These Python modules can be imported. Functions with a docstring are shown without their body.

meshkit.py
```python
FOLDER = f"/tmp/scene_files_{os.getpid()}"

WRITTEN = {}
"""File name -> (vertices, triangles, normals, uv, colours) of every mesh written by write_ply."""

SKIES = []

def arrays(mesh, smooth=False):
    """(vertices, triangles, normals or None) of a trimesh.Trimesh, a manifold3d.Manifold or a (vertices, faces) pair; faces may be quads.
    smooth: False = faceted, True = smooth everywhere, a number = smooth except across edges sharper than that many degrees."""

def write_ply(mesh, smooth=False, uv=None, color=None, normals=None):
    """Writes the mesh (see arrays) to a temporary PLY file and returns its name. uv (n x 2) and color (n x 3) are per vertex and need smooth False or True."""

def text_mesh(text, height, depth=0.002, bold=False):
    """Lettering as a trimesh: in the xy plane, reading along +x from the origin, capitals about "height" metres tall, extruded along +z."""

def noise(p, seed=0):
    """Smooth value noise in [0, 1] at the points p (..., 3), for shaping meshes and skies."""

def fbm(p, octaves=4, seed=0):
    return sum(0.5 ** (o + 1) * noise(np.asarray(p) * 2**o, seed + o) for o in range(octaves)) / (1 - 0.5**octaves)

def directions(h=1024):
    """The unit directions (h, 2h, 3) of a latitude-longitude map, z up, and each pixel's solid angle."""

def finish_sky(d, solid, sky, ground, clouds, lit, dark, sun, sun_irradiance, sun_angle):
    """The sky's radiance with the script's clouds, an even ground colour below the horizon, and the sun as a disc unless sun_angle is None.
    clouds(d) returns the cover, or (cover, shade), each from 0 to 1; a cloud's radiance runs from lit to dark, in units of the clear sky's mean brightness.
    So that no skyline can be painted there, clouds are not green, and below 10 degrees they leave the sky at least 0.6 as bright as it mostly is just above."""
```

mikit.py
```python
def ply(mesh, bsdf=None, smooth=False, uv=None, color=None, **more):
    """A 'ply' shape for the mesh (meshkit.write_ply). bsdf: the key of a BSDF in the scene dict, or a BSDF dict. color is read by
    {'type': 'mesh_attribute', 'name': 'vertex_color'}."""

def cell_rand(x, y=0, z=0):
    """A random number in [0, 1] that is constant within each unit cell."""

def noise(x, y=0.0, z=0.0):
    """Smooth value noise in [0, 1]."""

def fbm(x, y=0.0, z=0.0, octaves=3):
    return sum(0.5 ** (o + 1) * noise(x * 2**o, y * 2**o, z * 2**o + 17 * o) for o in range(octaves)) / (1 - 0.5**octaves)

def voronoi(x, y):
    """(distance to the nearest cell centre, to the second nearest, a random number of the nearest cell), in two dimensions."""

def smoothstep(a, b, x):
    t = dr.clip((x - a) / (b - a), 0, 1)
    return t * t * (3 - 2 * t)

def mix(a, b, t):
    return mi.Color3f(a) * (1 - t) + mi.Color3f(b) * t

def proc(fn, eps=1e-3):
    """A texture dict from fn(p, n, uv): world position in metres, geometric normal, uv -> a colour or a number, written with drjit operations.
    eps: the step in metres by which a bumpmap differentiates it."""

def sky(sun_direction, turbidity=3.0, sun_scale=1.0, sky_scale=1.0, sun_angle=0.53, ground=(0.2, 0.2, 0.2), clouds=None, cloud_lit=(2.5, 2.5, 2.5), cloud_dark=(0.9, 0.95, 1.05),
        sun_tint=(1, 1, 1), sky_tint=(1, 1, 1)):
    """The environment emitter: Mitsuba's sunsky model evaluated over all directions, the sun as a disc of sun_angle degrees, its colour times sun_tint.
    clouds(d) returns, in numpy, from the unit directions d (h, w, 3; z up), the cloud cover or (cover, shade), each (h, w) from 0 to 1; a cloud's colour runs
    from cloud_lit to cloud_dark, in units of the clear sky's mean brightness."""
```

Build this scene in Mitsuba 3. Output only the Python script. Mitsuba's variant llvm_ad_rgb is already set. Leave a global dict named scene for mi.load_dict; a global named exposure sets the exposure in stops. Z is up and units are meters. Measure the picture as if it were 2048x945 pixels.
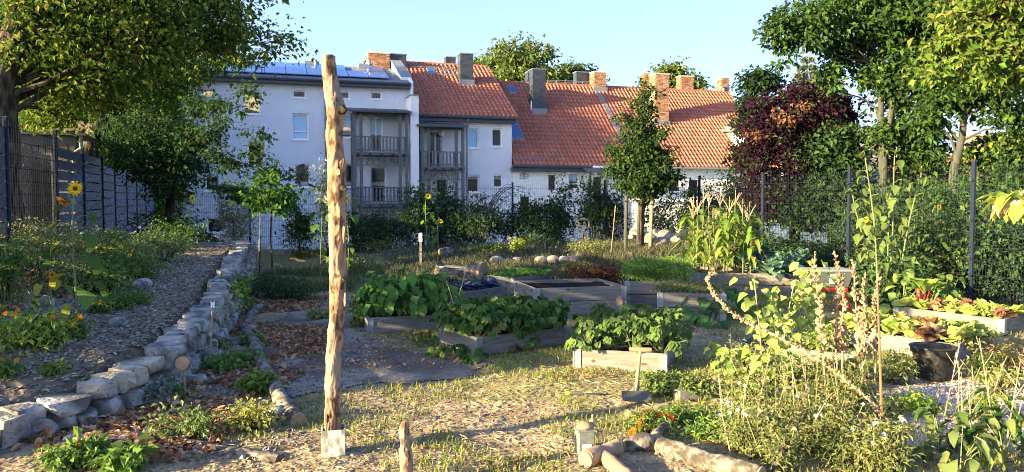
import math, random
import numpy as np, trimesh, drjit as dr, mitsuba as mi
import shapely.geometry as sg
import mikit, meshkit
from mikit import proc, noise, fbm, voronoi, cell_rand, smoothstep, mix

# ---------------------------------------------------------------- camera, sky, exposure
EYE = np.array([0.0, 0.0, 1.6]); FOC = 1540.0; PITCH = math.radians(2.695)
T4 = mi.ScalarTransform4f
scene, labels = {}, {}
scene['camera'] = {'type': 'perspective', 'fov': math.degrees(2 * math.atan(1024 / FOC)), 'fov_axis': 'x', 'near_clip': 0.05, 'far_clip': 2000.0,
    'to_world': T4().look_at(origin=EYE.tolist(), target=[0, math.cos(PITCH), 1.6 - math.sin(PITCH)], up=[0, 0, 1])}
SUN = np.array([-0.876, -0.483, 0.215])
scene['daylight'] = mikit.sky(SUN, turbidity=5, sun_scale=1.6, sky_scale=1.0, sun_tint=(0.81, 1.0, 1.2), sky_tint=(0.51, 0.59, 0.90))
exposure = 4.52

# ---------------------------------------------------------------- helpers
R = np.random.default_rng(11)
counts = {}
def key(name, parent=None):
    b = f'{parent}__{name}' if parent else name
    n = counts.get(b, 0); counts[b] = n + 1
    return b if n == 0 else f'{b}_{n:03d}'
def tag(k, label=None, cat=None, group=None, kind=None):
    d = labels.setdefault(k, {})
    for a, v in (('label', label), ('category', cat), ('group', group), ('kind', kind)):
        if v: d[a] = v
    return k
def thing(name, label, cat, group=None):
    return tag(key(name), label, cat, group)
def put(name, mesh, mat, parent=None, smooth=False, color=None, label=None, cat=None, group=None, kind=None, two=True):
    k = key(name, parent)
    V, F = (mesh.vertices, mesh.faces) if hasattr(mesh, 'vertices') else mesh
    scene[k] = mikit.ply((np.asarray(V, float), np.asarray(F, int)), mat, smooth=smooth, color=color)
    if label or cat or group or kind: tag(k, label, cat, group, kind)
    return k
def cat_(parts):
    """joins (V, F) or (V, F, C) pieces"""
    at, vs, fs, cs = 0, [], [], []
    for p in parts:
        vs.append(p[0]); fs.append(np.asarray(p[1]) + at); at += len(p[0])
        if len(p) > 2: cs.append(p[2])
    V, F = np.vstack(vs), np.vstack(fs)
    return (V, F, np.vstack(cs)) if cs else (V, F)
def putc(name, m, mat, parent=None, smooth=False, **kw):
    return put(name, (m[0], m[1]), mat, parent, smooth, color=m[2], **kw)
def paint(m, c):
    return m[0], m[1], np.tile(np.asarray(c, float), (len(m[0]), 1))
BOXV = np.array([[x, y, z] for x in (-.5, .5) for y in (-.5, .5) for z in (-.5, .5)])
BOXF = np.array([[0, 1, 3], [0, 3, 2], [4, 6, 7], [4, 7, 5], [0, 4, 5], [0, 5, 1], [2, 3, 7], [2, 7, 6], [0, 2, 6], [0, 6, 4], [1, 5, 7], [1, 7, 3]])
def frame(ex, ey=None):
    ex = np.asarray(ex, float); ex = ex / np.linalg.norm(ex)
    u = np.array([0, 0, 1.0]) if abs(ex[2]) < .95 else np.array([0, 1.0, 0])
    ey = np.cross(u, ex) if ey is None else np.asarray(ey, float); ey = ey / np.linalg.norm(ey)
    return np.stack([ex, ey, np.cross(ex, ey)])
def box(c, s, rz=0.0, M=None, bev=0.0):
    if bev:
        v = []
        for q in BOXV * 2:
            for k in range(3):
                w = q * (np.asarray(s) / 2 - bev); w[k] += q[k] * bev; v.append(w)
        h = trimesh.convex.convex_hull(np.array(v)); V, F = np.array(h.vertices), np.array(h.faces)
    else: V, F = BOXV * np.asarray(s, float), BOXF
    if rz: V = V @ np.array([[math.cos(rz), math.sin(rz), 0], [-math.sin(rz), math.cos(rz), 0], [0, 0, 1]])
    if M is not None: V = V @ M
    return V + np.asarray(c, float), F
def bar(a, b, w, h=None, up=(0, 0, 1)):
    """a square bar from a to b"""
    a, b = np.asarray(a, float), np.asarray(b, float); ex = b - a; L = np.linalg.norm(ex); ex /= L
    ey = np.cross(up, ex)
    if np.linalg.norm(ey) < 1e-3: ey = np.cross([0, 1.0, 0], ex)
    ey /= np.linalg.norm(ey)
    return box((a + b) / 2, (L, w, h or w), M=np.stack([ex, ey, np.cross(ex, ey)]))
def tube(P, r, n=6, cap=True, jit=0.0, rng=None):
    P = np.asarray(P, float); r = np.broadcast_to(np.asarray(r, float), (len(P),))
    t = np.gradient(P, axis=0); t /= np.linalg.norm(t, axis=1, keepdims=True) + 1e-12
    ref = np.array([0, 0, 1.0]) if abs(t[:, 2]).mean() < .8 else np.array([1.0, 0, 0])
    a = np.cross(t, ref); a /= np.linalg.norm(a, axis=1, keepdims=True) + 1e-12
    b = np.cross(t, a); g = np.arange(n) * 2 * np.pi / n
    rr = np.tile(r[:, None], (1, n))
    if jit: rr = rr * (1 + jit * ((rng or R).random((len(P), n)) - .5) * 2)
    V = P[:, None] + rr[..., None] * (np.cos(g)[None, :, None] * a[:, None] + np.sin(g)[None, :, None] * b[:, None])
    i, j = np.meshgrid(np.arange(len(P) - 1), np.arange(n), indexing='ij'); q = (j + 1) % n
    F = np.concatenate([np.stack([i * n + j, i * n + q, (i + 1) * n + q], -1).reshape(-1, 3), np.stack([i * n + j, (i + 1) * n + q, (i + 1) * n + j], -1).reshape(-1, 3)])
    F = F[:, ::-1]
    V = V.reshape(-1, 3)
    if cap:
        m = len(V); V = np.vstack([V, P[:1], P[-1:]])
        k = np.arange(n); e = (len(P) - 1) * n
        F = np.vstack([F, np.stack([k, (k + 1) % n, k * 0 + m], 1), np.stack([(k + 1) % n + e, k + e, k * 0 + m + 1], 1)])
    return V, F
def rock(s, rng, n=22, flat=.85):
    """an angular stone: the hull of jittered points on a rounded box"""
    d = rng.normal(size=(n, 3)); d /= np.abs(d).max(1, keepdims=True) ** flat * np.linalg.norm(d, axis=1, keepdims=True) ** (1 - flat)
    d *= rng.uniform(.86, 1.0, (n, 1))
    h = trimesh.convex.convex_hull(d * np.asarray(s) / 2)
    return np.array(h.vertices), np.array(h.faces)
ICO = [trimesh.creation.icosphere(subdivisions=k) for k in range(4)]
def pebble(s, rng, sub=2, amp=.25, f=1.6):
    v = np.array(ICO[sub].vertices); o = rng.uniform(0, 50, 3)
    v = v * (1 - amp / 2 + amp * meshkit.fbm(v * f + o, 3))[:, None]
    return v * np.asarray(s) / 2, np.array(ICO[sub].faces)
def rotz(m, a, c=(0, 0, 0)):
    V = m[0] @ np.array([[math.cos(a), math.sin(a), 0], [-math.sin(a), math.cos(a), 0], [0, 0, 1]]) + np.asarray(c)
    return (V,) + tuple(m[1:])
def move(m, c): return (m[0] + np.asarray(c, float),) + tuple(m[1:])
def unit(v): return v / (np.linalg.norm(v, axis=-1, keepdims=True) + 1e-12)

# the picture's geometry, to find where in the world a thing of the photograph stands
def ray(px, py):
    v = (472.5 - py) / FOC
    return np.array([(px - 1024) / FOC, math.cos(PITCH) + math.sin(PITCH) * v, -math.sin(PITCH) + math.cos(PITCH) * v])
def at(px, py, d):
    r = ray(px, py); return EYE + r * (d / r[1])
def gp(px, py, dz=0.0):
    """where the ray meets the ground"""
    r = ray(px, py); lo, hi = 2.0, 60.0
    ts = np.linspace(3.5, 45, 900)
    p = EYE + r[None] * (ts / r[1])[:, None]
    below = p[:, 2] < H(p[:, 0], p[:, 1]) + dz
    k = int(np.argmax(below)) if below.any() else len(ts) - 1
    q = p[k].copy(); return q
ES, EN = unit(np.array([1, .3, 0])), unit(np.array([-.3, 1, 0])); F0 = np.array([0, 43.3, 0])
def fp(px, py, off=0.0):
    """(s, z) of a pixel on the houses' front plane, moved back by off"""
    r = ray(px, py); t = ((F0 + EN * off - EYE) @ EN) / (r @ EN); p = EYE + r * t
    return (p - F0) @ ES, p[2]
def fw(s, o, z): return F0 + ES * s + EN * o + np.array([0, 0, 1.0]) * z
MF = np.stack([ES, EN, [0, 0, 1.0]])
def fbox(s0, s1, o0, o1, z0, z1):
    c = fw((s0 + s1) / 2, (o0 + o1) / 2, (z0 + z1) / 2)
    return box(c, (abs(s1 - s0), abs(o1 - o0), abs(z1 - z0)), M=MF)

# ---------------------------------------------------------------- materials
def rgb(*c): return {'type': 'rgb', 'value': list(c)}
VC = {'type': 'mesh_attribute', 'name': 'vertex_color'}
def mat(name, color, rough=.8, spec=.4, bump=None, metallic=0.0, two=True, **kw):
    b = {'type': 'principled', 'base_color': color if isinstance(color, dict) else rgb(*color), 'roughness': rough, 'specular': spec, 'metallic': metallic, **kw}
    if bump: b = {'type': 'bumpmap', 'arbitrary': bump[0], 'scale': bump[1], 'nested': b}
    scene[name] = {'type': 'twosided', 'nested': b} if two else b
    return name
def leafmat(name, rough, spec, trans):
    scene[name] = {'type': 'principledthin', 'base_color': VC, 'roughness': rough, 'spec_trans': 0.0, 'diff_trans': trans, 'eta': 1.0 + .5 * spec}
    return name
leafmat('m_leaf', .55, .7, .75)
leafmat('m_leafdry', .8, .3, .5)
mat('m_vc', VC, .85, .25)                      # any thing coloured piece by piece
mat('m_vcgloss', VC, .4, .5)
def c3(p, a, b, t): return mix(a, b, t)
def wood_fn(p, n, uv):
    g = fbm(p.x * 5 + p.y * 3, p.z * 55, p.y * 5, 3); b = fbm(p.x * 2.1, p.y * 2.1, p.z * 4, 2); k = noise(p.x * 9, p.y * 9, p.z * 14)
    c = mix((.125, .122, .12), (.22, .213, .205), smoothstep(.25, .8, g))
    c = mix(c, (.25, .205, .16), smoothstep(.45, .75, b) * .4)
    return mix(c, (.07, .055, .045), smoothstep(.88, .94, k))
WOODB = proc(lambda p, n, uv: fbm(p.x * 8 + p.y * 6, p.z * 80, p.y * 5, 3), 2e-3)
mat('m_board', proc(wood_fn), .85, .25, (WOODB, .006))
def bark_fn(p, n, uv):
    g = fbm(p.x * 42, p.y * 42, p.z * 16, 3); b = fbm(p.x * 9, p.y * 9, p.z * 6 + 3, 3); k = fbm(p.x * 26, p.y * 26, p.z * 15, 3)
    c = mix((.09, .052, .033), (.30, .19, .12), smoothstep(.3, .66, g))
    c = mix(c, (.35, .24, .16), smoothstep(.5, .62, b) * .7)
    c = mix(c, (.24, .21, .18), smoothstep(.56, .68, noise(p.x * 7 + 3, p.y * 7, p.z * 4)) * .6)
    return mix(c, (.045, .03, .02), smoothstep(.60, .72, k) * .8)
mat('m_polewood', proc(bark_fn), .85, .2, (proc(lambda p, n, uv: fbm(p.x * 40, p.y * 40, p.z * 9, 3), 2e-3), .02))
def treebark_fn(p, n, uv):
    g = fbm(p.x * 18, p.y * 18, p.z * 4, 3)
    return mix((.022, .019, .015), (.10, .085, .065), smoothstep(.3, .75, g))
mat('m_bark', proc(treebark_fn), .95, .1, (proc(lambda p, n, uv: fbm(p.x * 16, p.y * 16, p.z * 4, 3), 4e-3), .06))
mat('m_palebark', proc(lambda p, n, uv: mix((.036, .037, .033), (.095, .096, .086), fbm(p.x * 14, p.y * 14, p.z * 5, 3))), .9, .15)
def log_fn(p, n, uv):
    g = fbm(p.x * 16, p.y * 16, p.z * 16, 3)
    return mix(mix((.065, .057, .05), (.23, .205, .175), smoothstep(.3, .7, g)), (.05, .042, .035), smoothstep(.58, .7, fbm(p.x * 34, p.y * 34, p.z * 34, 2)) * .7)
mat('m_log', proc(log_fn), .9, .2, (proc(lambda p, n, uv: fbm(p.x * 22, p.y * 22, p.z * 22, 3), 2e-3), .015))
def stone_fn(p, n, uv):
    a = fbm(p.x * 9, p.y * 9, p.z * 9, 3); s = fbm(p.x * 60, p.y * 60, p.z * 60, 2); l = noise(p.x * 3.1 + 7, p.y * 3.1, p.z * 3.1)
    c = mix((.11, .107, .10), (.36, .35, .33), smoothstep(.3, .72, a))
    c = mix(c, (.40, .35, .26), smoothstep(.55, .8, l) * .6)
    return mix(c, (.08, .08, .078), smoothstep(.6, .75, s) * .7)
mat('m_stone', proc(stone_fn), .9, .25, (proc(lambda p, n, uv: fbm(p.x * 30, p.y * 30, p.z * 30, 3), 2e-3), .012))
def peb_fn(p, n, uv):
    a = fbm(p.x * 7, p.y * 7, p.z * 7, 3); l = noise(p.x * 2.3 + 7, p.y * 2.3, p.z * 2.3)
    return mix(mix((.15, .14, .13), (.36, .33, .29), smoothstep(.3, .72, a)), (.36, .24, .17), smoothstep(.5, .8, l) * .7)
mat('m_boulder', proc(peb_fn), .85, .25)
mat('m_zinc', proc(lambda p, n, uv: mix((.15, .168, .182), (.36, .385, .40), fbm(p.x * 30, p.y * 30, p.z * 30, 3))), .45, .5, metallic=.35)
mat('m_compost', proc(lambda p, n, uv: mix((.006, .005, .006), (.022, .018, .017), fbm(p.x * 40, p.y * 40, p.z * 40, 3))), 1, .1, (proc(lambda p, n, uv: fbm(p.x * 35, p.y * 35, p.z * 35, 3), 3e-3), .03))
mat('m_brownstick', proc(lambda p, n, uv: mix((.11, .07, .04), (.22, .15, .09), fbm(p.x * 30, p.y * 30, p.z * 9, 3))), .9, .1)
mat('m_inside', (.42, .40, .37), .9, .1)
mat('m_soil', proc(lambda p, n, uv: mix((.022, .018, .015), (.075, .06, .045), fbm(p.x * 40, p.y * 40, p.z * 40, 3))), 1, .1, (proc(lambda p, n, uv: fbm(p.x * 35, p.y * 35, p.z * 35, 3), 3e-3), .03))
def plaster(a, b): return proc(lambda p, n, uv: mix(a, b, fbm(p.x * .8, p.y * .8, p.z * 2.2, 4)))
PB = (proc(lambda p, n, uv: fbm(p.x * 25, p.y * 25, p.z * 25, 2), 4e-3), .006)
mat('m_white', plaster((.66, .69, .755), (.74, .765, .82)), .9, .2, PB)
mat('m_lilac', plaster((.69, .685, .74), (.77, .765, .81)), .9, .2, PB)
mat('m_offwhite', plaster((.72, .73, .74), (.84, .85, .85)), .9, .2, PB)
mat('m_frame', (.90, .90, .90), .5, .4)
mat('m_dark', (.012, .013, .015), .6, .4)
mat('m_reflection_blind', (.40, .60, .80), .8, .2)  # pale blue is the sky reflection of bright panes, put into the colour
mat('m_anth', (.035, .042, .055), .5, .45)
mat('m_gutter', (.05, .06, .078), .5, .5)
mat('m_greywood', proc(lambda p, n, uv: mix((.08, .083, .09), (.16, .163, .17), fbm(p.x * 6, p.y * 6, p.z * 9, 3))), .8, .3)
mat('m_slate', proc(lambda p, n, uv: mix((.017, .022, .029), (.045, .053, .064), cell_rand(dr.floor((p.x + p.y * .5) * 3), dr.floor(p.z * 5)) * .6 + .4 * fbm(p.x * 5, p.y * 5, p.z * 5, 2))), .45, .5)
mat('m_lead', (.20, .215, .235), .5, .5, metallic=.3)
mat('m_brick', VC, .9, .2)
mat('m_mortar', (.42, .37, .31), .95, .1)
mat('m_tile', VC, .65, .35)
mat('m_panel', (.03, .10, .30), .12, .9)
mat('m_flatroof', proc(lambda p, n, uv: mix((.10, .115, .13), (.17, .185, .20), fbm(p.x * 2, p.y * 2, 0, 3))), .8, .3)
mat('m_fencepost', (.012, .02, .045), .75, .15)
mat('m_wire', (.012, .015, .025), .9, .1)
mat('m_film', proc(lambda p, n, uv: mix((.035, .042, .06), (.075, .085, .11), fbm(p.x * 3, p.y * 3, p.z * 6, 3))), .3, .5)
scene['m_glass'] = {'type': 'thindielectric', 'int_ior': 1.28}
mat('m_whitepaint', proc(lambda p, n, uv: mix(mix((.17, .185, .175), (.42, .445, .435), smoothstep(.3, .55, fbm(p.x * 22, p.y * 22, p.z * 9, 3))), (.2, .16, .11), smoothstep(.55, .75, fbm(p.x * 35, p.y * 35, p.z * 16, 3)) * .8)), .7, .3)
mat('m_black', proc(lambda p, n, uv: mix((.018, .018, .018), (.06, .06, .056), smoothstep(.5, .75, fbm(p.x * 14, p.y * 14, p.z * 9, 3)))), .45, .5)
mat('m_steel', (.085, .09, .09), .45, .5, metallic=.5)
mat('m_red', (.45, .02, .015), .45, .5)
mat('m_greytub', (.085, .095, .10), .5, .4)
mat('m_paper', (.8, .8, .8), .7, .2)
mat('m_ink', (.12, .12, .14), .7, .2)
mat('m_cutwood', proc(lambda p, n, uv: mix((.20, .135, .085), (.40, .29, .19), fbm(p.x * 20, p.y * 20, p.z * 20, 3))), .85, .2)
# ---------------------------------------------------------------- terrain: the flat garden, the terrace behind the stone wall, the bank and the slope down to the houses
WALL = np.array([[-3.62, 4.3], [-3.42, 5.05], [-3.12, 5.55], [-3.05, 6.5], [-3.25, 7.6], [-3.46, 8.6], [-4.0, 10.6], [-4.75, 13.2], [-5.25, 15.0], [-5.5, 15.9], [-6.0, 16.5], [-7.2, 16.6]])
WTOP = np.array([.16, .23, .29, .38, .42, .46, .62, .72, .74, .74, .70, .66])
WLEN = np.concatenate([[0], np.cumsum(np.linalg.norm(np.diff(WALL, axis=0), axis=1))])
def wall_near(x, y):
    """signed distance (positive on the terrace side) and the length along the wall"""
    x, y = np.asarray(x, float), np.asarray(y, float)
    best = np.full(x.shape, 1e9); sd = np.zeros(x.shape); sl = np.zeros(x.shape)
    for k in range(len(WALL) - 1):
        a, b = WALL[k], WALL[k + 1]; e = b - a; L = np.linalg.norm(e); e = e / L
        t = np.clip((x - a[0]) * e[0] + (y - a[1]) * e[1], 0, L)
        dx, dy = x - a[0] - t * e[0], y - a[1] - t * e[1]; d = np.hypot(dx, dy); n = e[0] * dy - e[1] * dx
        m = d < best; best = np.where(m, d, best); sd = np.where(m, np.where(n >= 0, d, -d), sd); sl = np.where(m, WLEN[k] + t, sl)
    return sd, sl
def sm(a, b, x):
    t = np.clip((np.asarray(x, float) - a) / (b - a), 0, 1); return t * t * (3 - 2 * t)
def H(x, y):
    x, y = np.asarray(x, float), np.asarray(y, float)
    sd, sl = wall_near(x, y); wt = np.interp(sl, WLEN, WTOP)
    far = sm(.2, 4.0, sd)
    terr = wt - .05 + (np.maximum(wt, .92 - .02 * np.maximum(y - 12, 0)) - wt) * far
    z = sm(.02, .20, sd) * terr * sm(3.2, 5.2, y)
    bank = sm(14.6, 18.3, y + .12 * np.minimum(x, 3)) * (.34 + .14 * sm(-2, 3, x)) * sm(-.5, -2.5, sd)
    z = z + bank
    p = np.stack([x, y, 0 * x], -1)
    z = z + (meshkit.fbm(p * 1.3, 3, 3) - .5) * .07 + (meshkit.fbm(p * 6, 2, 5) - .5) * .025
    drop = sm(19.5, 34, y - .1 * np.minimum(x, 0))
    z = z * (1 - drop) - 2.1 * drop
    z = z - 9.0 * sm(75, 160, y)
    return z
def lin(a, b, h): return np.linspace(a, b, int(round((b - a) / h)) + 1)[:-1]
GX = np.concatenate([lin(-400, -60, 20), lin(-60, -16, 2), lin(-16, -8, .4), lin(-8, 8, .075), lin(8, 16, .4), lin(16, 60, 2), lin(60, 420, 20)])
GY = np.concatenate([lin(-60, -4, 4), lin(-4, 3, .5), lin(3, 17.5, .075), lin(17.5, 36, .4), lin(36, 90, 3), lin(90, 700, 20)])
def sheet(gx, gy, dz=0.0, keep=None):
    X, Y = np.meshgrid(gx, gy, indexing='ij'); Z = H(X, Y) + dz
    n = len(gy); V = np.stack([X, Y, Z], -1).reshape(-1, 3)
    i, j = np.meshgrid(np.arange(len(gx) - 1), np.arange(n - 1), indexing='ij')
    q = np.stack([i * n + j, (i + 1) * n + j, (i + 1) * n + j + 1, i * n + j + 1], -1).reshape(-1, 4)
    if keep is not None:
        c = V[q].mean(1); q = q[keep(c[:, 0], c[:, 1])]
        u, inv = np.unique(q, return_inverse=True); V = V[u]; q = inv.reshape(-1, 4)
    return V, np.vstack([q[:, [0, 1, 2]], q[:, [0, 2, 3]]])
def ground_fn(p, n, uv):
    a = fbm(p.x * 1.1, p.y * 1.1, 0, 4); b = fbm(p.x * 9, p.y * 9, 3, 3); f = fbm(p.x * 55, p.y * 55, 1, 2)
    c = mix((.19, .145, .095), (.33, .255, .165), smoothstep(.3, .7, b))
    c = mix(c, (.20, .19, .075), smoothstep(.45, .62, a) * .75)
    c = mix(c, (.075, .06, .04), smoothstep(.58, .75, f) * .65)
    return mix(c, (.06, .08, .03), smoothstep(19, 21, p.y) * .9)
mat('m_ground', proc(ground_fn), 1, .1, (proc(lambda p, n, uv: fbm(p.x * 25, p.y * 25, 0, 3), 4e-3), .03))
put('ground', sheet(GX, GY), 'm_ground', smooth=True, kind='structure', label='sunlit dry earth and thin grass of the garden ground')
PATH = sg.Polygon([(-2.6, 6.1), (-1.3, 6.3), (-.5, 6.8), (-.3, 7.3), (-1.0, 7.8), (-1.6, 8.4), (-2.0, 9.4), (-2.1, 11), (-1.7, 12.6), (-1.0, 13.8), (.1, 15.1), (-1, 15.7), (-2.6, 15.2), (-3.4, 13.5), (-3.3, 11.7), (-2.9, 9.6), (-2.8, 8.2), (-2.55, 7.0)])
import shapely
def wobble(x, y, a=.35, f=1.7): return (meshkit.fbm(np.stack([x * f, y * f, 0 * x], -1), 3, 9) - .5) * 2 * a, (meshkit.fbm(np.stack([x * f, y * f, 0 * x + 5], -1), 3, 8) - .5) * 2 * a
def inside(poly, a=.5):
    def f(x, y):
        u, v = wobble(x, y, a); return shapely.contains_xy(poly, x + u, y + v)
    return f
def path_fn(p, n, uv):
    b = fbm(p.x * 4, p.y * 4, 3, 4); f = fbm(p.x * 70, p.y * 70, 1, 2); s = fbm(p.x * 1.2, p.y * 1.2, 9, 2)
    c = mix((.115, .097, .08), (.235, .20, .165), smoothstep(.3, .7, b))
    c = mix(c, (.10, .085, .07), smoothstep(.5, .7, s) * .7)
    return mix(c, (.06, .05, .04), smoothstep(.6, .75, f) * .6)
mat('m_path', proc(path_fn), 1, .1, (proc(lambda p, n, uv: fbm(p.x * 30, p.y * 30, 0, 3), 4e-3), .02))
put('dirt_path', sheet(np.arange(-4, 1.5, .035), np.arange(5.2, 16.5, .035), .012, inside(PATH)), 'm_path', smooth=True, kind='structure', label='trodden grey earth path running back past the raised beds')
WC = sg.Polygon([tuple(p) for p in np.vstack([WALL[:10] + [-.12, 0], [[-6.3, 15.8], [-6.4, 15.0], [-6.1, 13], [-5.4, 10.6], [-4.9, 8.6], [-4.75, 7.2], [-4.75, 5.5], [-4.9, 4.2]]])])
mat('m_chip', proc(lambda p, n, uv: mix((.075, .06, .045), (.20, .165, .125), fbm(p.x * 26, p.y * 26, 0, 3))), 1, .1)
put('woodchip_path', sheet(np.arange(-7, -2.8, .08), np.arange(4.1, 16.4, .08), .014, inside(WC, .1)), 'm_chip', smooth=True, kind='structure', label='path of grey wood chips along the top of the stone wall')
# gravel patch, front right
GRAV = sg.Polygon([(1.55, 6.0), (2.6, 5.9), (3.9, 6.6), (5.6, 7.0), (5.6, 5.2), (3.6, 4.6), (2.2, 5.0)])
mat('m_gravelbase', proc(lambda p, n, uv: mix((.25, .20, .16), (.48, .40, .34), fbm(p.x * 20, p.y * 20, 0, 3))), 1, .1)
put('gravel_area', sheet(np.arange(1, 6.5, .035), np.arange(4.2, 7.5, .035), .012, inside(GRAV, .2)), 'm_gravelbase', smooth=True, kind='structure', label='pale gravel ground at the front right')
# ---------------------------------------------------------------- the terrace of houses behind the garden
def local(V): return F0 + np.outer(V[:, 0], ES) + np.outer(V[:, 1], EN) + np.outer(V[:, 2], [0, 0, 1.0])
def wallmesh(poly, o0, th):
    m = trimesh.creation.extrude_polygon(poly, th, engine='earcut'); v = np.array(m.vertices)
    return local(np.stack([v[:, 0], v[:, 2] + o0, v[:, 1]], 1)), np.array(m.faces)[:, ::-1]
def win(house, r, kind='glass', sill=True, bars=0):
    """a window in the hole r = (s0, z0, s1, z1): frame set back, pane, sill; behind it a sheet coloured as sky reflection, or the dark room"""
    s0, z0, s1, z1 = r; w = .07; o = .14
    ps = [fbox(s0, s0 + w, o, o + .07, z0, z1), fbox(s1 - w, s1, o, o + .07, z0, z1), fbox(s0 + w, s1 - w, o, o + .07, z0, z0 + w), fbox(s0 + w, s1 - w, o, o + .07, z1 - w, z1)]
    if bars == 1: ps.append(fbox((s0 + s1) / 2 - .03, (s0 + s1) / 2 + .03, o + .004, o + .066, z0 + w, z1 - w))
    if bars == 2: ps.append(fbox(s0 + w, s1 - w, o + .004, o + .066, z0 + .3 * (z1 - z0), z0 + .3 * (z1 - z0) + .05))
    k = put('window', cat_(ps), 'm_frame', house)
    g = local(np.array([[s0 + w, o + .035, z0 + w], [s1 - w, o + .035, z0 + w], [s1 - w, o + .035, z1 - w], [s0 + w, o + .035, z1 - w]]))
    put('pane', (g, np.array([[0, 1, 2], [0, 2, 3]])), 'm_glass', k)
    if kind == 'reflection_blind': put('reflection_blind', fbox(s0 + w, s1 - w, o + .10, o + .12, z0 + w, z1 - w), 'm_reflection_blind', k)  # full sheet stands in for the sky mirrored in the pane
    if kind == 'half': put('reflection_blind', fbox(s0 + w, s1 - w, o + .10, o + .12, z0 + .48 * (z1 - z0), z1 - w), 'm_reflection_blind', k)
    if sill: put('sill', fbox(s0 - .06, s1 + .06, -.06, .13, z0 - .05, z0 - .004), 'm_frame', k)
def pr(x0, y0, x1, y1, off=0.0):
    s0, za = fp(x0, (y0 + y1) / 2, off); s1, _ = fp(x1, (y0 + y1) / 2, off); _, z1 = fp((x0 + x1) / 2, y0, off); _, z0 = fp((x0 + x1) / 2, y1, off)
    return s0, z0, s1, z1
def holes(s0, s1, z0, z1, rects): return sg.Polygon([(s0, z0), (s1, z0), (s1, z1), (s0, z1)], [[(a, b), (a, d), (c, d), (c, b)] for a, b, c, d in rects])
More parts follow.
